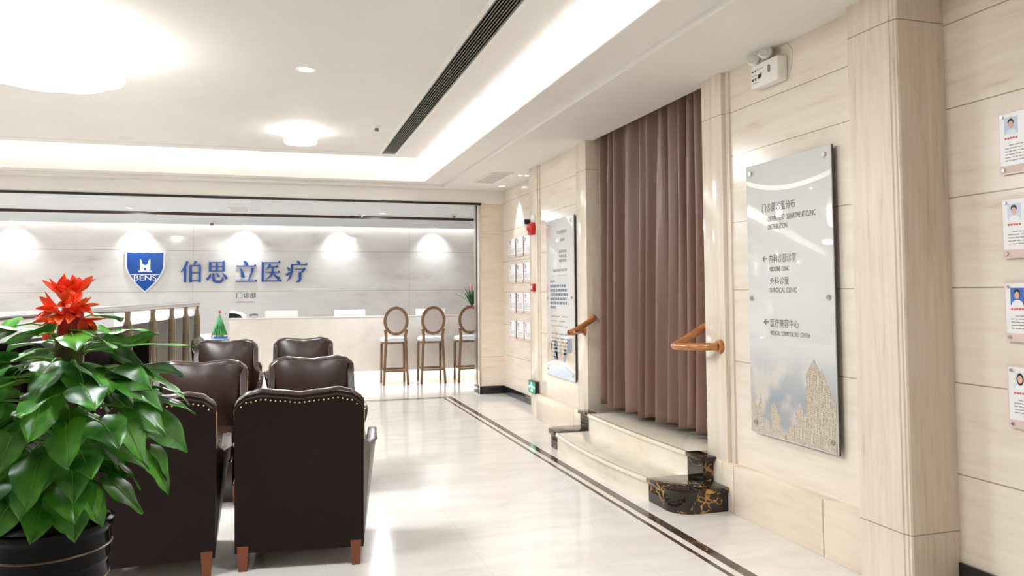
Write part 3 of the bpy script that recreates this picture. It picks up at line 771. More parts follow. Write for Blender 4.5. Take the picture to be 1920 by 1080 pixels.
for (a, b, rn) in rows:
    for (y, cn) in cols:
        notice('staff_notice', f'white paper notice, {rn} row and {cn} column of the far corner wall', y, a, b, 3.09, .29, hairs, rnd.choice([srgb(206, 216, 236), srgb(170, 190, 226)]), srgb(236, 238, 242), detail=True, group=G2)

# emergency light
t = thing('emergency_light', 'white emergency light box with two round lamp heads under the ceiling', 'emergency light', (2.865, 3.975, 2.66))
MB().box(-.075, 0, -.135, .135, 0, .145).build('housing', 'white_plastic', t, bevel=.012, seg=3)
f = lambda u, v, w: (-.076 - w, -u, v)
bt = MB()
for (u, v, a, b) in ((-.115, .098, .014, .009), (-.085, .100, .014, .009), (-.115, .045, .014, .014), (-.055, .048, .020, .026), (-.03, .052, .012, .026)): bt.prism([(u, v), (u + a, v), (u + a, v + b), (u, v + b)], f, 0, .0012)
bt.build('buttons', 'black_plastic', t)
pb = MB()
for (u, v, a, b) in ((-.115, .075, .05, .004), (-.09, .045, .02, .016), (-.06, .105, .06, .003), (-.115, .028, .07, .003)): pb.prism([(u, v), (u + a, v), (u + a, v + b), (u, v + b)], f, 0, .0008)
pb.build('printed_marks', 'print_grey', t)
sw = []
for k in range(16):
    an = 2 * PI * k / 16; sw.append((.055 + .011 * math.cos(an), .085 + (.012 if math.sin(an) >= 0 else -.012) + .011 * math.sin(an)))
MB().prism(sw, f, -.001, .002).build('indicator_window', 'grey_plastic', t)
for (yy, zz, xx) in ((.105, .178, -.055), (-.0, .192, -.045)):
    h = MB().lathe([(.0005, -.030), (.030, -.030), (.036, -.034), (.041, -.026), (.042, -.004), (.030, .020), (.0005, .026)], (0, 0, 0), 24, axis='X').build('lamp_head', 'white_plastic', t, smooth=True, loc=(xx - .01, yy, zz))
    h.rotation_euler = (0, .25, .75)
    MB().lathe([(.0005, -.036), (.012, -.035), (.029, -.031)], n=20, axis='X').build('lens', 'lens', h, smooth=True)
    MB().tube([(xx + .01, yy, zz - .02), (xx + .02, yy, .14)], .008, 10).build('swivel', 'grey_plastic', t, smooth=True)
MB().tube([(-.005, -.15, .04), (-.003, -.175, .10), (-.003, -.175, .17), (-.003, -.13, .215), (-.003, -.06, .22)], .0022, 8).build('cable', 'white_plastic', t, smooth=True)

# alarm bell, call point, exit sign on the far pilaster
t = thing('fire_alarm_sounder', 'red fire alarm sounder with white bracket high on the far pilaster', 'fire alarm', (2.838, 8.50, 2.17))
MB().box(-.02, 0, -.05, .05, .06, .155).build('bracket', 'white_plastic', t, bevel=.005)
MB().lathe([(.001, -.085), (.03, -.082), (.055, -.06), (.062, -.03), (.062, 0)], (0, 0, 0), 28, axis='X').build('sounder_body', 'red_plastic', t, smooth=True)
MB().box(-.062, -.0, -.06, .06, -.085, .045).build('lower_body', 'red_plastic', t, bevel=.02, seg=3)
MB().lathe([(.001, -.10), (.022, -.1), (.03, -.085), (.03, -.03)], (0, .07, .075), 20, axis='X').build('horn', 'black_plastic', t, smooth=True)
t = thing('fire_call_point', 'small square red fire call point on the far pilaster', 'call point', (2.838, 8.50, 1.48))
MB().box(-.035, 0, -.045, .045, -.045, .045).build('housing', 'red_plastic', t, bevel=.006)
MB().box(-.038, -.034, -.026, .026, -.016, .026).build('press_plate', 'print_pink', t)
t = thing('exit_sign', 'green glowing running-man exit sign low on the far pilaster', 'exit sign', (2.838, 8.49, .345))
MB().box(-.045, 0, -.125, .125, -.07, .07).build('housing', 'black_plastic', t, bevel=.003)
f = lambda u, v, w: (-.0455 - w, -u, v)
MB().prism([(-.115, -.06), (.115, -.06), (.115, .06), (-.115, .06)], f, 0, .001).build('lit_panel', 'exit_green', t)
mn = MB()
mn.prism([(-.012 + .012 * math.cos(k * PI / 5), .04 + .012 * math.sin(k * PI / 5)) for k in range(10)], f, .0012, .002)
for pl in ([(-.02, .026), (.004, .026), (.01, -.01), (-.012, -.012)], [(-.02, .026), (-.05, .012), (-.048, .003), (-.018, .014)], [(.004, .026), (.034, .004), (.028, -.003), (.004, .014)], [(.0, -.008), (.03, -.03), (.03, -.052), (.02, -.052), (.018, -.034), (-.008, -.014)], [(-.012, -.010), (-.012, -.03), (-.034, -.05), (-.042, -.044), (-.024, -.026), (-.02, -.010)],
           [(-.10, 0), (-.075, .02), (-.075, .006), (-.058, .006), (-.058, -.006), (-.075, -.006), (-.075, -.02)], [(.10, 0), (.075, .02), (.075, .006), (.045, .006), (.045, -.006), (.075, -.006), (.075, -.02)]):
    mn.prism(pl, f, .0012, .002)
mn.build('running_man_symbol', 'exit_white', t)

# ================================================================== RECEPTION
DY = 12.75
t = thing('reception_desk', 'long cream marble reception desk with a glowing foot recess', 'reception desk', (1.5, DY, 0))
MB().box(-2.2, 2.75, 0, .06, .172, 1.06).build('front_panel', 'desk_stone', t)
MB().box(-2.21, 2.75, -.005, .16, 1.045, 1.062).build('top_ledge', 'desk_stone', t, bevel=.002)
MB().box(-2.12, 2.75, .13, .16, 0, .172).box(-2.12, 2.75, .06, .16, .172, .18).build('foot_recess', 'cove', t)
MB().box(-2.12, 2.75, .07, .085, .155, .171).build('foot_light', 'led_desk', t)
t = thing('staff_worktop', 'white worktop behind the marble reception desk, carrying the monitors', 'worktop', (1.5, 12.92, 0))
MB().box(-2.15, 2.75, 0, .62, .72, .76).build('worktop_slab', 'white_plastic', t, bevel=.004)
for x in (-2.1, .2, 2.7): MB().box(x, x + .04, .02, .6, 0, .72).build('support_panel', 'white_plastic', t)
t = thing('low_desk', 'low side desk with dark blue rim beyond the steel railing', 'desk', (-1.9, DY, 0))
MB().box(-1.6, 1.19, 0, .06, .0, .72).build('front_panel', 'desk_stone', t)
MB().box(-1.6, 1.19, -.02, .75, .72, .745).build('desk_top', 'white_plastic', t, bevel=.003)
MB().box(-1.6, 1.19, -.022, -.018, .722, .743).build('edge_band', flat('dark_blue_edge', srgb(50, 74, 104), .4), t)
t = tag(MB().box(-.12, .12, -.1, .1, 0, .075).build('white_box', 'white_plastic', bevel=.004), 'flat white box on the low desk beside the small green tree', 'box'); t.location = (-1.09, 12.95, .745)
t = tag(MB().box(-.10, .10, -.09, .09, 0, .03).build('blue_folder', flat('blue_folder', srgb(40, 110, 170), .4), bevel=.003), 'bright blue folder under the small green tree', 'folder'); t.location = (-.84, 12.92, .745)
t = thing('white_cabinet', 'bright white cabinet seen through the railing glass behind the low desk', 'cabinet', (-1.85, 13.75, 0))
MB().box(-.62, .55, -.15, .2, 0, 1.185).build('body', 'white_plastic', t, bevel=.005)
for i in range(2): MB().box(-.6 + i * .57, -.04 + i * .57, -.165, -.15, .06, 1.15).build('door', 'white_plastic', t, bevel=.003)
def tree():
    t = thing('tabletop_christmas_tree', 'small green tinsel christmas tree with a red star on the low desk', 'christmas tree', (-.855, 12.9, .775))
    MB().lathe([(.001, 0), (.05, 0), (.06, .03), (.02, .05), (.001, .05)], n=20).build('base', flat('tree_base', srgb(190, 176, 150), .6), t, smooth=True)
    m = MB()
    for k in range(60):
        an = k * 2.39996; r = .10 + .012 * math.sin(k * 7); z0 = .03
        m.tube([(0, 0, .36), (r * .25 * math.cos(an), r * .25 * math.sin(an), .27), (r * .65 * math.cos(an + .2), r * .65 * math.sin(an + .2), .14), (r * math.cos(an + .25), r * math.sin(an + .25), z0)], [.003, .006, .009, .006], 5)
    m.lathe([(.09, .04), (.05, .16), (.012, .34)], n=20)
    m.build('branches', 'tree_green', t, smooth=True)
    p = []
    for k in range(10):
        an = PI / 2 + k * PI / 5; r = .034 if k % 2 == 0 else .014; p.append((r * math.cos(an), r * math.sin(an) + .385))
    MB().prism(p, lambda u, v, w: (u, w, v), -.008, .008).build('star', 'red_plastic', t)
tree()
def monitor(label, x):
    t = thing('computer_monitor', label, 'monitor', (x, 13.2, .76), group='white monitors behind the reception desk')
    MB().box(-.255, .255, -.012, .012, .09, .40).build('screen_back', 'white_plastic', t, bevel=.006)
    MB().box(-.24, .24, .0121, .014, .12, .39).build('screen', 'glossy_black', t)
    MB().prism([(-.0, .012), (.0, .25), (.012, .25), (.06, .006), (.06, 0)], lambda u, v, w: (w, u - .05, v), -.05, .05).build('stand_neck', 'white_plastic', t)
    MB().box(-.10, .10, -.1, .1, 0, .012).build('stand_foot', 'white_plastic', t, bevel=.003)
monitor('white back of a computer monitor on the desk, leftmost, beside the phone', .066)
monitor('white back of a computer monitor on the desk left of the bar stools', 1.157)
monitor('white back of a computer monitor on the desk behind the middle bar stool', 2.52)
t = thing('card_machine', 'black and white machine on the left end of the reception desk', 'office machine', (-.6, 13.2, .76))
f = lambda u, v, w: (u, w, v)
MB().prism([(-.13, .26), (-.125, .385), (-.10, .415), (-.02, .40), (.06, .385), (.12, .34), (.15, .27), (.15, 0), (-.13, 0)], f, -.1, .1).build('white_housing', 'white_plastic', t, bevel=.006)
MB().prism([(-.134, .28), (-.128, .375), (-.05, .37), (.03, .35), (.07, .30), (.08, .27), (-.12, .27)], f, -.104, -.1).build('black_front', 'glossy_black', t)
t = thing('desk_telephone', 'grey desk telephone between the black machine and first monitor', 'telephone', (-.36, 13.2, .98))
MB().box(-.07, .07, -.06, .06, 0, .08).build('base', 'grey_plastic', t, bevel=.01)
MB().tube([(-.065, -.03, .11), (-.04, -.03, .125), (.04, -.03, .125), (.065, -.03, .11)], .016, 10).build('handset', 'grey_plastic', t, smooth=True)
MB().box(-.09, .09, -.08, .08, -.22, 0).build('stand', 'white_plastic', t, bevel=.004)
t = thing('potted_desk_plant', 'potted plant with pointed leaves in a red pot behind the right bar stool', 'potted plant', (3.25, 13.2, .76))
MB().lathe([(.001, .22), (.075, .22), (.1, .44), (.108, .45), (.095, .45), (.085, .42), (.001, .42)], n=28).box(-.12, .12, -.1, .1, 0, .22).build('pot', flat('red_pot', srgb(186, 84, 84), .4), t, smooth=True)
m = MB()
for k in range(26):
    an = k * 2.4; L_ = rnd.uniform(.26, .40); lean = rnd.uniform(.15, .75) if k > 4 else .15
    d = Vector((math.cos(an), math.sin(an) * .8, 0)); s_ = Vector((-math.sin(an), math.cos(an), 0))
    def fn(u, v, d=d, s_=s_, L_=L_, lean=lean):
        r = L_ * lean * u ** 1.4 * 1.1; z = .42 + L_ * (u * math.cos(lean * .9) - .25 * lean * u * u)
        w_ = .022 * math.sin(PI * min(1, u * .9 + .08)) * (v - .5) * 2
        return d * r + s_ * w_ + Vector((0, 0, z + abs(v - .5) * .012))
    m.grid(fn, 8, 3)
m.build('leaves', leaf_mat('dracaena_leaf', srgb(22, 74, 34), srgb(60, 118, 66)), t, smooth=True, fix=False)
m = MB(); m.tube([(0, 0, .42), (-.02, -.02, .72)], .006, 8); m.ball((-.02, -.03, .76), .032, 8, (1, .7, 2)); m.build('pink_bloom', flat('pink_bloom', srgb(214, 160, 156), .5), t, smooth=True)

# bar stools: local +Y faces the desk, back towards the hall
def stool():
    t = thing('bar_stool', '', 'bar stool', group='oval-back bar stools at the reception desk')
    def oval(a, b, n=40): return [(a * math.cos(2 * PI * k / n), b * math.sin(2 * PI * k / n)) for k in range(n)]
    zc, yb = .995, -.205
    lean = lambda z: yb - (z - .75) * .10
    # wooden oval ring
    ring = MB(); n = 40
    O = oval(.195, .228); I = oval(.146, .178)
    vs = []
    for (u, v) in O: vs += [(u, lean(zc + v) - .018, zc + v), (u, lean(zc + v) + .018, zc + v)]
    for (u, v) in I: vs += [(u, lean(zc + v) - .012, zc + v), (u, lean(zc + v) + .012, zc + v)]
    fs = []
    for k in range(n):
        j = (k + 1) % n; a, b, c, d = 2 * k, 2 * j, 2 * n + 2 * k, 2 * n + 2 * j
        fs += [(a, b, d, c), (a + 1, c + 1, d + 1, b + 1), (a, a + 1, b + 1, b), (c, d, d + 1, c + 1)]
    ring.add(vs, fs)
    ring.build('back_ring', 'stool_wood', t, bevel=.004)
    MB().grid(lambda u, v: (.152 * u * math.cos(2 * PI * v), lean(zc + .185 * u * math.sin(2 * PI * v)) - .012 - .012 * (1 - u * u), zc + .185 * u * math.sin(2 * PI * v)), 8, 41).build('back_panel', 'stool_fabric', t, smooth=True)
    MB().grid(lambda u, v: (.152 * u * math.cos(2 * PI * v), lean(zc + .185 * u * math.sin(2 * PI * v)) + .012 + .02 * (1 - u * u), zc + .185 * u * math.sin(2 * PI * v)), 8, 41).build('back_cushion', 'stool_fabric', t, smooth=True)
    # seat
    def seat_out(o, n=36):
        P = []
        for k in range(n):
            an = 2 * PI * k / n; c, s_ = math.cos(an), math.sin(an); e = .55
            P.append(((.20 + o) * math.copysign(abs(c) ** e, c), (.205 + o) * math.copysign(abs(s_) ** e, s_)))
        return P
    MB().prism(seat_out(0), lambda u, v, w: (u * (1 if v < 0 else 1.06), v, w), .635, .668).build('seat_rail', 'stool_wood', t, bevel=.004)
    cs = MB()
    R = [(1.0, .668), (1.03, .69), (1.0, .715), (.9, .73), (.6, .738), (.01, .74)]
    n = 36; P = seat_out(0)
    vs = [(u * s_ * (1 if v < 0 else 1.06), v * s_, z) for s_, z in R for (u, v) in P]
    cs.add(vs, [(i * n + k, i * n + (k + 1) % n, (i + 1) * n + (k + 1) % n, (i + 1) * n + k) for i in range(len(R) - 1) for k in range(n)])
    cs.build('seat_cushion', 'stool_seat', t, smooth=True)
    for s_ in (-1, 1):
        def bar(pts, w0, w1):
            m = MB(); n = len(pts); vs = []
            for i, p in enumerate(pts):
                w_ = w0 + (w1 - w0) * i / (n - 1)
                for a, b in ((-1, -1), (1, -1), (1, 1), (-1, 1)): vs.append((p[0] + a * w_, p[1] + b * w_, p[2]))
            m.add(vs, [(i * 4 + k, i * 4 + (k + 1) % 4, i * 4 + 4 + (k + 1) % 4, i * 4 + 4 + k) for i in range(n - 1) for k in range(4)] + [(0, 3, 2, 1), tuple(4 * (n - 1) + k for k in range(4))])
            return m
        bar([(s_ * .19, -.235, 0), (s_ * .17, -.21, .35), (s_ * .155, -.20, .66), (s_ * .15, -.203, .76), (s_ * .165, -.213, .86)], .018, .021).build('leg', 'stool_wood', t, bevel=.004)
        bar([(s_ * .185, .20, 0), (s_ * .18, .19, .64)], .016, .020).build('leg', 'stool_wood', t, bevel=.004)
        MB().box(s_ * .178 - .009, s_ * .178 + .009, -.215, .195, .205, .228).build('stretcher', 'stool_wood', t, bevel=.003)
    MB().box(-.178, .178, -.225, -.205, .20, .23).build('stretcher', 'stool_wood', t, bevel=.003)
    MB().box(-.18, .18, .18, .20, .20, .23).build('stretcher', 'stool_wood', t, bevel=.003)
    return t
s0 = stool()
for i, (x, lab) in enumerate(((1.785, 'left'), (2.378, 'middle'), (2.985, 'right'))):
    s_ = s0 if i == 0 else copy_tree(s0)
    s_.location = (x, 12.41, 0); s_.rotation_euler = (0, 0, (-.02, -.03, -.05)[i])
    s_['label'] = {'left': 'leftmost oval-back wooden bar stool with white seat at the reception desk', 'middle': 'middle oval-back wooden bar stool, in front of a white monitor', 'right': 'rightmost oval-back wooden bar stool, half hidden by the stone pier'}[lab]

# ---- wall sign: shield and blue characters
SY = 15.1
t = thing('shield_sign', 'blue shield emblem with white castle and BENS lettering on the back wall', 'sign', (-2.247, SY, 1.84))
def shield(s, top=.385, o=0):
    P = []
    hw = .328 * s
    P += [(-hw, top * s), (-hw * .5, top * s - .012), (0, top * s - .006), (hw * .5, top * s - .012), (hw, top * s)]
    n = 14
    for k in range(1, n + 1):
        u = k / n; z = top * s - u * (.76 * s + (.0)); x = hw * (1 - max(0, (u - .32) / .68) ** 1.75)
        P.append((x, z))
    for k in range(n - 1, 0, -1):
        u = k / n; z = top * s - u * (.76 * s); x = -hw * (1 - max(0, (u - .32) / .68) ** 1.75)
        P.append((x, z))
    return P
f = W_B(0)
MB().prism(shield(1), f, .0, .04).build('white_rim', 'white_sign', t, bevel=.004)
MB().prism([(u, v) for u, v in shield(.90)], f, .04, .046).build('blue_face', 'blue_sign', t)
ca = MB()
for pl in ([(-.085, .03), (-.085, .20), (-.075, .235), (-.062, .20), (-.05, .20), (-.05, .03)], [(.085, .03), (.085, .20), (.075, .235), (.06, .20), (.05, .20), (.05, .03)],
           [(-.046, .03), (-.046, .13), (-.036, .15), (-.026, .13), (-.018, .13), (-.018, .03)], [(.046, .03), (.046, .13), (.036, .15), (.026, .13), (.018, .13), (.018, .03)],
           [(-.018, .07), (-.018, .12), (.018, .12), (.018, .07)], [(-.11, .0), (-.10, .025), (.10, .025), (.11, .0), (.02, .008)]):
    ca.prism(pl, f, .046, .052)
ca.build('castle_emblem', 'white_sign', t)
MB().prism([(-.235, -.05), (.235, -.05), (.235, -.036), (-.235, -.036)], f, .046, .051).build('emblem_line', 'white_sign', t)
text_mesh('BENS', lambda u, v, w: (u, -w, v), (-.18, .185, -.15, -.058), .0515, 'lettering', 'white_sign', t)

def seg_poly(p, q, w0, w1):
    d = Vector((q[0] - p[0], q[1] - p[1])); d.normalize(); nx, ny = -d.y, d.x
    return [(p[0] + nx * w0 / 2, p[1] + ny * w0 / 2), (q[0] + nx * w1 / 2, q[1] + ny * w1 / 2), (q[0] - nx * w1 / 2, q[1] - ny * w1 / 2), (p[0] - nx * w0 / 2, p[1] - ny * w0 / 2)]
def path_poly(pts, ws):
    L_, R_ = [], []
    for i, p in enumerate(pts):
        a = pts[max(i - 1, 0)]; b = pts[min(i + 1, len(pts) - 1)]
        d = Vector((b[0] - a[0], b[1] - a[1])); d.normalize()
        L_.append((p[0] - d.y * ws[i] / 2, p[1] + d.x * ws[i] / 2)); R_.append((p[0] + d.y * ws[i] / 2, p[1] - d.x * ws[i] / 2))
    return L_ + R_[::-1]
def H(x0, x1, y, serif=True):
    P = [[(x0, y - 2), (x1, y - 2), (x1, y + 2), (x0, y + 2)]]
    if serif: P.append([(x1 - 13, y + 1), (x1 - 4, y + 9), (x1, y - 2)])
    return P
def V(x, y0, y1, w=11): return [[(x - w / 2, y0), (x + w / 2, y0 + 1), (x + w / 2, y1), (x - w / 2, y1 + 3)]]
def S(pts, ws): return [path_poly(pts, ws)]
GL = {
 '伯': S([(33, 97), (24, 76), (14, 60), (2, 48)], [11, 10, 6, 1]) + V(22, 0, 68) + S([(70, 99), (66, 88), (60, 76)], [12, 9, 2]) + V(47, 1, 78) + V(88, 1, 78) + H(47, 92, 78, True) + H(47, 88, 44, False) + H(47, 88, 8, False),
 '思': V(19, 50, 94) + V(80, 50, 94) + H(19, 86, 93, True) + H(19, 80, 73, False) + H(19, 80, 53, False) + V(49, 53, 93, 9) + S([(20, 40), (17, 26), (5, 12)], [3, 10, 12]) + S([(34, 42), (34, 20), (36, 8), (48, 3), (66, 3), (74, 8), (78, 24)], [10, 11, 12, 11, 12, 10, 1]) + S([(46, 44), (54, 36), (58, 26)], [2, 9, 12]) + S([(74, 42), (86, 32), (94, 16)], [2, 10, 13]),
 '立': S([(38, 100), (48, 92), (52, 80)], [3, 13, 13]) + H(4, 96, 76) + S([(22, 66), (30, 48), (36, 22)], [2, 11, 15]) + S([(80, 68), (72, 40), (60, 8)], [13, 7, 3]) + H(0, 100, 5),
 '医': V(8, 2, 94, 11) + H(8, 90, 93) + H(8, 96, 6) + S([(42, 86), (34, 70), (22, 58)], [10, 7, 1]) + H(32, 80, 72) + H(22, 88, 47) + S([(54, 72), (53, 46), (44, 28), (22, 14)], [9, 9, 7, 1]) + S([(56, 44), (68, 28), (86, 16)], [2, 10, 15]),
 '疗': S([(50, 101), (58, 94), (60, 84)], [3, 12, 10]) + H(24, 98, 84) + S([(27, 85), (26, 50), (18, 22), (2, 2)], [10, 10, 7, 1]) + S([(4, 72), (12, 64), (14, 54)], [2, 9, 11]) + S([(0, 34), (10, 40), (22, 50)], [11, 8, 2]) + H(38, 88, 62) + S([(86, 63), (76, 52), (64, 44)], [9, 7, 3]) + S([(64, 46), (64, 14), (60, 4), (46, 2)], [11, 11, 10, 1]),
}
for ch, x0, x1, lab in (('伯', -1.675, -1.305, 'first'), ('思', -1.245, -.868, 'second'), ('立', -.735, -.36, 'third'), ('医', -.29, .088, 'fourth'), ('疗', .155, .548, 'last')):
    m = MB(); z0, z1 = 1.655, 2.045
    for i, pl in enumerate(GL[ch]):
        m.prism([(p[0] / 100 * (x1 - x0), p[1] / 100 * (z1 - z0)) for p in pl], W_B(0), 0, .03 + .0004 * i)
    o = m.build('raised_character', 'blue_sign', fix=False); o.location = (x0, SY, z0)
    tag(o, f'raised blue Chinese character {ch}, {lab} of the large row on the back wall', 'letter', 'large blue characters on the back wall')
for ch, x0, pos in (('门', -.72, 'left'), ('诊', -.60, 'middle'), ('部', -.482, 'right')):
    o = text_mesh(ch, W_B(0), (0, .105, 0, .108), .006, 'small_character', 'navy_sign'); o.location = (x0, SY, 1.362)
    tag(o, f'small navy Chinese character {ch}, {pos} one of three under the large blue row', 'letter', 'small navy characters on the back wall')
m = MB(); x = 0
while x < .31:
    d = rnd.uniform(.008, .018); m.prism([(x, 0), (x + d, 0), (x + d, .02), (x, .02)], W_B(0), 0, .004); x += d + .005
o = m.build('small_lettering', 'print_tan'); o.location = (-.72, SY, 1.28); tag(o, 'tiny line of lettering under the small navy characters', 'lettering')

# wall washers in the reception ceiling close to the back wall
for x, lab in ((-4.29, 'recessed wall-washing downlight at the far left of the reception back wall'), (-2.38, 'recessed wall-washing downlight just above the blue shield'), (-.58, 'recessed wall-washing downlight above the third large blue character'),
               (1.12, 'recessed wall-washing downlight over the monitor left of the bar stools'), (2.93, 'recessed wall-washing downlight at the right end of the back wall')):
    downlight(lab, (x, 14.86, 2.69), .04, 'dl_cool')
    spot('light_of_wall_washer', (x, 14.86, 2.672), (x, 15.1, 2.15), 24, COOL, 100, 1, .02)

# ================================================================== RAILING
rl = thing('stair_railing', 'brushed steel railing with glass panels behind the leather armchairs', 'railing', (0, 0, 0))
A, B_ = Vector((-1.035, 11.25, 0)), Vector((-1.60, 4.6, 0))
dirv = (B_ - A).normalized(); nrm = Vector((-dirv.y, dirv.x, 0))
C0 = A + dirv * 8.6
def rail_pts(z): return [A - dirv * .06 + Vector((0, 0, z)), A + Vector((0, 0, z)), C0 + Vector((0, 0, z))]
MB().tube(rail_pts(1.30), .032, 18).build('handrail', 'steel', rl, smooth=True)
ds = [0, .73, 1.53, 2.42, 3.37, 4.72, 6.27, 7.6]
for d in ds:
    c = A + dirv * d
    P = lambda u, v, w, c=c: c + dirv * u + nrm * v + Vector((0, 0, w))
    m = MB()
    for s_ in (-1, 1):      # twin bars with a slim tapered neck
        for (u0, u1) in ((-.034, -.006), (.006, .034)):
            pass
    m.prism([(-.042, 0), (.042, 0), (.042, 1.14), (.022, 1.19), (.026, 1.275), (-.026, 1.275), (-.022, 1.19), (-.042, 1.14)], lambda u, v, w: P(w, u, v), -.012, .006)
    m.prism([(-.042, 0), (-.008, 0), (-.008, 1.13), (-.042, 1.13)], lambda u, v, w: P(w, u, v), -.026, -.013)
    m.prism([(.008, 0), (.042, 0), (.042, 1.13), (.008, 1.13)], lambda u, v, w: P(w, u, v), -.026, -.013)
    m.build('post', 'post_steel', rl, bevel=.002)
    m = MB()
    for z in (.35, 1.02):
        q0 = P(-.07, .0, z); q1 = P(.07, .0, z); m.tube([q0, q1], .008, 10)
    m.build('glass_clamp', 'chrome', rl, smooth=True)
for i in range(len(ds) - 1):
    a, b = ds[i] + .03, ds[i + 1] - .045
    P = lambda u, v, w: A + dirv * u + nrm * v + Vector((0, 0, w))
    MB().prism([(a, .06), (b, .06), (b, 1.15), (a, 1.15)], lambda u, v, w: P(u, w, v), -.004, .004).build('glass_panel', 'glass', rl)
MB().prism([(-.05, 0), (8.6, 0), (8.6, .05), (-.05, .05)], lambda u, v, w: A + dirv * u + nrm * w + Vector((0, 0, v)), -.06, .06).build('base_kerb', 'dado_stone', rl)

# ================================================================== ARMCHAIRS (front is local +Y)
def lerp_tab(tab, x):
    if x <= tab[0][0]: return tab[0][1]
    for (a, b), (c, d) in zip(tab, tab[1:]):
        if x <= c: return b + (d - b) * (x - a) / (c - a)
    return tab[-1][1]
def smooth_tab(tab, x):
    if x <= tab[0][0]: return tab[0][1]
    for (a, b), (c, d) in zip(tab, tab[1:]):
        if x <= c:
            t = (x - a) / (c - a); t = t * t * (3 - 2 * t); return b + (d - b) * t
    return tab[-1][1]
def armchair():
    t = thing('armchair', '', 'armchair', group='dark brown leather armchairs in the waiting area')
    HW = .325
    top = [(0, .918), (.10, .928), (.19, .938), (.26, .925), (.305, .895), (HW, .865)]
    topz = lambda x: smooth_tab(top, abs(x))
    yb = lambda z: -.36 - .055 * max(0, (z - .1) / .85)       # raked back
    # outer back panel
    def back(u, v):
        x = (u - .5) * 2 * HW; z = .095 + v * (topz(x) - .018 - .095); return (x, yb(z), z)
    b = MB().grid(back, 33, 24)
    o = b.build('outer_back', 'leather_back_shaded', t, smooth=True)
    # shell core: sides and inner thickness
    def shell(u, v):
        # u round the top rim profile (outer to inner), v across x
        x = (v - .5) * 2 * HW; z = topz(x)
        an = PI * u; r = .045
        zc = z - r * .75
        return (x, yb(z) + .0 + r * (1 - math.cos(an)) , zc - .012 + r * math.sin(an) * 1.0)
    MB().grid(shell, 9, 41).build('top_roll', 'leather', t, smooth=True)
    # inner back cushion
    def inner(u, v):
        x = (u - .5) * 2 * (HW - .030); z0, z1 = .40, topz(x) - .03; z = z0 + v * (z1 - z0)
        bul = .075 * (math.sin(PI * min(max(u, .0), 1)) ** .45) * (math.sin(PI * (.06 + .86 * v)) ** .5)
        return (x, yb(z) + .085 + bul, z)
    MB().grid(inner, 29, 23).build('back_cushion', 'leather', t, smooth=True)
    # wings with arms: outline in the side view (y, z)
    for s_ in (-1, 1):
        prof = [(-.345, .098), (-.390, .845), (-.37, .880), (-.33, .872), (-.292, .80), (-.262, .70), (-.225, .63), (-.17, .60), (-.05, .60), (.12, .612), (.24, .618), (.305, .60), (.33, .55), (.325, .45), (.30, .32), (.285, .12), (.28, .095)]
        def flare(y, z):
            k = max(0, min(1, (z - .35) / .25)) * max(0, min(1, (y + .30) / .25)); return .066 * k * k * (3 - 2 * k)
        m = MB(); n = len(prof); vs = []
        lay = [(-.052, -.006), (-.040, .0), (-.010, .0), (0, -.008)]      # (x offset, inset)
        cx_, cz_ = -.05, .35
        for (dx, ins) in lay:
            for (y, z) in prof:
                yy = y + (cx_ - y) * (-ins) * 1.5; zz = z + (cz_ - z) * (-ins) * 1.5
                vs.append((s_ * (HW + dx + flare(y, z)), yy, zz))
        fs = [tuple(range(n)), tuple(range((len(lay) - 1) * n, len(lay) * n))[::-1]]
        fs += [(i * n + k, i * n + (k + 1) % n, (i + 1) * n + (k + 1) % n, (i + 1) * n + k) for i in range(len(lay) - 1) for k in range(n)]
        m.add(vs, fs)
        m.build('arm', 'leather', t, bevel=.010, seg=3)
        # front scroll edge
        nl = MB()
        for k in range(26):
            q = k / 25; y, z = -.405 + .14 * q ** 1.6, .83 - .20 * q * 1.0
            nl.ball((s_ * (HW + .001), y * .985 + .006, z), .0045, 4)
        for k in range(14):
            z = .60 - k * .033; nl.ball((s_ * (HW + .055 * max(0, min(1, (z - .35) / .25)) - .012), .336 - .003 * k, z), .0045, 4)
        nl.build('nailhead_trim', 'brass', t, smooth=True)
    nl = MB()
    for k in range(25):
        x = -.29 + .58 * k / 24; z = topz(x) - .055; nl.ball((x, yb(z) - .003, z), .0055, 4)
    nl.build('nailhead_trim', 'brass', t, smooth=True)
    # piping band on back
    MB().tube([(x_ / 20 * .31, yb(topz(x_ / 20 * .31) - .035) - .001, topz(x_ / 20 * .31) - .036) for x_ in range(-20, 21)], .005, 8).build('piping', 'leather', t, smooth=True)
    # seat
    MB().box(-.26, .26, -.30, .30, .12, .30).build('seat_base', 'leather', t, bevel=.015)
    def cush(sx, y0, y1, z0, z1):
        m = MB(); return m.box(-sx, sx, y0, y1, z0, z1)
    cush(.252, -.28, .34, .30, .455).build('seat_cushion', 'leather', t, bevel=.035, seg=4)
    for x in (-.285, .285):
        for (y, h) in ((-.335, .10), (.25, .10)):
            MB().add([(x + a * w_, y + b * w_, z) for z, w_ in ((0, .020), (.13, .028)) for a, b in ((-1, -1), (1, -1), (1, 1), (-1, 1))], [(0, 3, 2, 1), (4, 5, 6, 7), (0, 1, 5, 4), (1, 2, 6, 5), (2, 3, 7, 6), (3, 0, 4, 7)]).build('leg', 'mahogany', t)
    return t
ch0 = armchair()
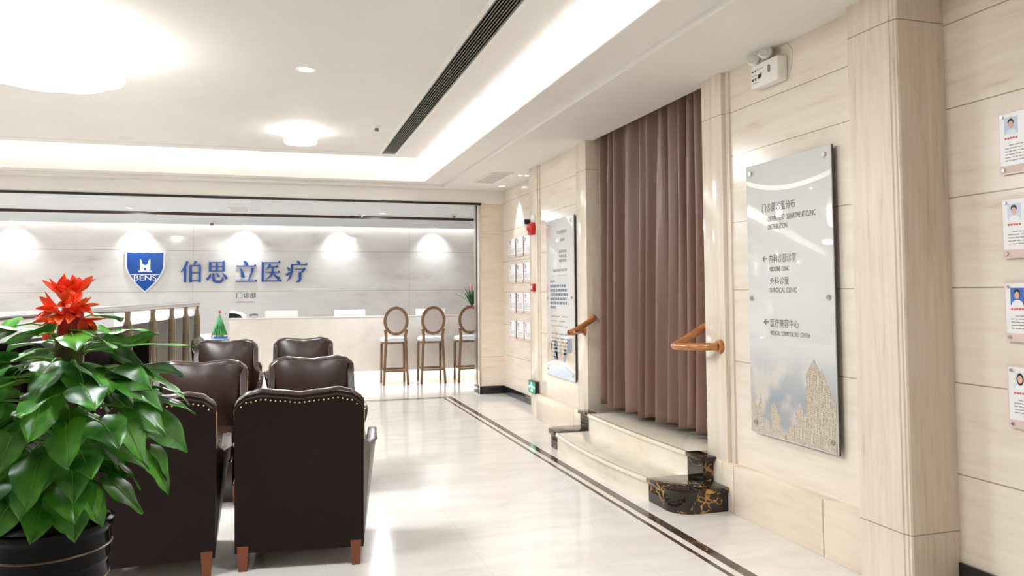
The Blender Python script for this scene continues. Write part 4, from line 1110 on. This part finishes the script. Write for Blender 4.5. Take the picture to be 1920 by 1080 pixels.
CH = [  # x, y, rotation (front direction), label
    ((.165, 4.60), math.radians(-7), 'nearest leather armchair seen from behind, right one, its right arm visible'),
    ((-.63, 4.60), math.radians(2), 'near leather armchair seen from behind, partly hidden by the leafy plant'),
    ((-.54, 5.92), math.radians(180), 'leather armchair facing the camera behind the plant-side armchair'),
    ((.252, 6.02), math.radians(178), 'leather armchair facing the camera directly behind the nearest armchair'),
    ((-.52, 8.68), math.radians(181), 'leather armchair in the back row, below the small green christmas tree'),
    ((.275, 8.80), math.radians(178), 'leather armchair in the back row nearest to the bar stools'),
    ((-.50 , 9.62), math.radians(-90), 'armchair seen sideways at the railing end behind the back row'),
]
for i, ((x, y), rz, lab) in enumerate(CH):
    c = ch0 if i == 0 else copy_tree(ch0)
    c.location = (x, y, 0); c.rotation_euler = (0, 0, rz); c['label'] = lab

# ================================================================== LARGE PLANT
def plant():
    R = random.Random(11)
    PX, PY = -.76, 3.12
    t = thing('potted_plant', 'tall leafy green plant with an orange-red flower in a black pot', 'potted plant', (PX, PY, 0))
    prof = [(.001, .0), (.12, .0), (.135, .02)]
    z = .05
    rr = lambda z: .135 + .06 * (z / .6) ** .6
    while z < .60:
        prof += [(rr(z) , z), (rr(z) + .004, z + .012), (rr(z) - .001, z + .045)]; z += .055
    prof += [(.197, .605), (.204, .615), (.204, .63), (.19, .635), (.18, .62), (.175, .57), (.001, .57)]
    MB().lathe(prof, n=64).build('pot', 'pot', t, smooth=True)
    m = MB()
    for z in (.105, .215, .325, .435, .545): m.lathe([(rr(z) + .003, z - .004), (rr(z) + .0075, z), (rr(z) + .003, z + .004)], n=64)
    m.build('pot_bands', 'pot_ring', t, smooth=True)
    MB().lathe([(.001, .585), (.17, .58), (.176, .57)], n=32).build('soil', 'soil', t, smooth=True)
    stem = lambda z: Vector((.045 * max(0, (z - .6)) / .7 + .01, 0, z))
    MB().tube([stem(.56 + .07 * k) for k in range(11)], [.034, .036, .036, .037, .038, .04, .042, .044, .045, .046, .046], 14).build('support_pole', 'bark', t, smooth=True)
    MB().tube([stem(1.20), stem(1.26), stem(1.32), stem(1.38)], [.042, .045, .044, .034], 16).build('flower_stem', 'bract_dark', t, smooth=True)
    # leaves: heart shaped blades on long stalks
    lv, sk_ = MB(), MB()
    def leaf(base, tipdir, L_, W_, droop, roll):
        d = Vector(tipdir).normalized(); side = d.cross(Vector((0, 0, 1)))
        if side.length < .1: side = Vector((1, 0, 0))
        side.normalize(); side = (Matrix.Rotation(roll, 3, d) @ side); up = side.cross(d).normalized()
        wav = R.uniform(0, 6)
        def fn(u, v):
            s = (v - .5) * 2
            w_ = W_ * min(1, ((u + .03) / .16) ** .5) * (1 - max(0, (u - .22) / .78) ** 1.75) + .002
            back = -.13 * L_ * (abs(s) ** 1.3) * max(0, 1 - u / .3)
            along = u * L_ + back
            bend = droop * L_ * u * u
            cup = (-.16 * s * s + .20 * abs(s)) * W_ + .022 * math.sin(u * 11 + s * 2 + wav) * s * s * W_ * 2
            tip = d * (along - .3 * bend) + side * (s * w_ * .5) + up * (cup * .7)
            return base + tip + Vector((0, 0, -bend * .8)) - up * bend * .25
        lv.grid(fn, 15, 9)
        sk_.tube([fn(k / 6, .5) + up * .0012 for k in range(7)], [.0026, .0023, .0018, .0014, .001, .0008, .0005], 5)
    def branch(z, az, reach, rise, L_, W_, droop, el, roll=0):
        s0 = stem(z); hd = Vector((math.cos(az), math.sin(az), 0))
        e = s0 + hd * reach + Vector((0, 0, rise))
        mid = s0 + hd * reach * .45 + Vector((0, 0, rise * .75 + .02))
        pts = [s0.lerp(mid, k / 3) if k < 3 else mid for k in range(4)] + [mid.lerp(e, .5) + Vector((0, 0, .008)), e]
        sk_.tube(pts, [.0055, .005, .005, .0045, .004, .0035], 7)
        leaf(e, hd * math.cos(el) + Vector((0, 0, math.sin(el))), L_, W_, droop, roll)
    levels = [(.74, 12, .20), (.80, 13, .25), (.86, 13, .27), (.92, 13, .27), (.98, 13, .27), (1.04, 12, .26), (1.10, 11, .24), (1.16, 9, .20), (1.22, 6, .15)]
    for li, (z, n, rc) in enumerate(levels):
        for k in range(n):
            az = 2 * PI * (k + .37 * li + R.uniform(-.25, .25)) / n
            f = li / (len(levels) - 1)
            reach = rc + R.uniform(-.14, .04)
            L_ = R.uniform(.125, .175)
            branch(z + R.uniform(-.03, .03), az, reach, R.uniform(-.02, .07) + .04 * f, L_, L_ * R.uniform(.78, .98), R.uniform(.1, .4), R.uniform(-1.25, -.25) + .85 * f ** 1.3, R.uniform(-.7, .7))
    for (z, az, reach, rise, L_, W_, dr, el) in ((1.20, PI * .98, .14, .10, .24, .08, .12, .22), (1.20, -.15, .2, .04, .25, .10, .1, .06), (1.14, -.5, .2, -.02, .21, .155, .25, -.25), (1.22, .25, .12, .06, .16, .13, .2, .25), (1.14, -1.6, .12, .02, .19, .15, .3, -.75), (1.10, .0, .24, -.04, .21, .15, .25, -.15), (1.2, 2.6, .12, .05, .17, .12, .3, .1), (1.2, -2.6, .14, .02, .20, .15, .4, -.2), (1.16, -1.1, .12, .02, .19, .15, .3, -.45), (.90, -1.9, .16, 0, .19, .16, .2, -1.1), (.93, -1.2, .18, 0, .19, .16, .2, -1.0)):
        branch(z, az, reach, rise, L_, W_, dr, el)
    lv.build('leaves', 'leaf', t, smooth=True, fix=False)
    sk_.build('leaf_stalks', 'stalk', t, smooth=True, fix=False)
    # flower head: clusters of broad pointed bracts
    fl = MB()
    def bract(base, d, L_, W_, curl):
        d = Vector(d).normalized(); side = d.cross(Vector((0, 0, 1)))
        if side.length < .1: side = Vector((1, 0, 0))
        side.normalize(); side = Matrix.Rotation(R.uniform(-.9, .9), 3, d) @ side; up = side.cross(d).normalized()
        def fn(u, v):
            s = (v - .5) * 2
            w_ = W_ * (math.sin(PI * (u * .88 + .11)) ** .9) + .001
            return base + d * (L_ * u) + side * (s * w_ * .5) + up * (curl * L_ * u * u + .3 * w_ * s * s)
        fl.grid(fn, 9, 5)
    clumps = [((-.035, -.02, 1.435), (-.5, -.1, 1.0), 6, .085), ((.035, -.02, 1.445), (.45, -.1, 1.1), 6, .085), ((-.05, -.03, 1.375), (-1, -.3, .1), 6, .085),
              ((.05, -.03, 1.385), (1, -.25, .15), 6, .075), ((.0, -.055, 1.40), (0, -1, .3), 6, .075), ((.0, .05, 1.40), (0, 1, .4), 5, .08), ((-.055, -.03, 1.33), (-.9, -.3, -.7), 4, .10), ((.058, -.03, 1.34), (.9, -.3, -.8), 4, .09), ((0, -.02, 1.45), (0, -.2, 1), 4, .05), ((-.025, -.06, 1.36), (-.4, -1, -.1), 5, .075), ((.028, -.06, 1.365), (.4, -1, 0), 5, .075), ((0, -.05, 1.45), (0, -.8, .6), 5, .06)]
    for (c, d, n, L_) in clumps:
        base = Vector(((c[0] * .72 + .052), c[1] * .8, 1.30 + (c[2] - 1.30) * .92)); L_ *= .82; d = Vector(d).normalized()
        a_ = d.cross(Vector((.3, .2, .9))).normalized(); b_ = d.cross(a_)
        for k in range(n):
            an = 2 * PI * k / n + R.uniform(-.3, .3); sp = R.uniform(.45, .95)
            bract(base, d + (a_ * math.cos(an) + b_ * math.sin(an)) * sp, L_ * R.uniform(.8, 1.15), L_ * R.uniform(.42, .58), R.uniform(-.1, .45))
    MB().tube([stem(1.30), stem(1.33), stem(1.36), stem(1.39)], [.034, .032, .024, .010], 16).build('flower_core', 'bract_dark', t, smooth=True)
    fl.build('flower_bracts', 'bract', t, smooth=True, fix=False)
plant()
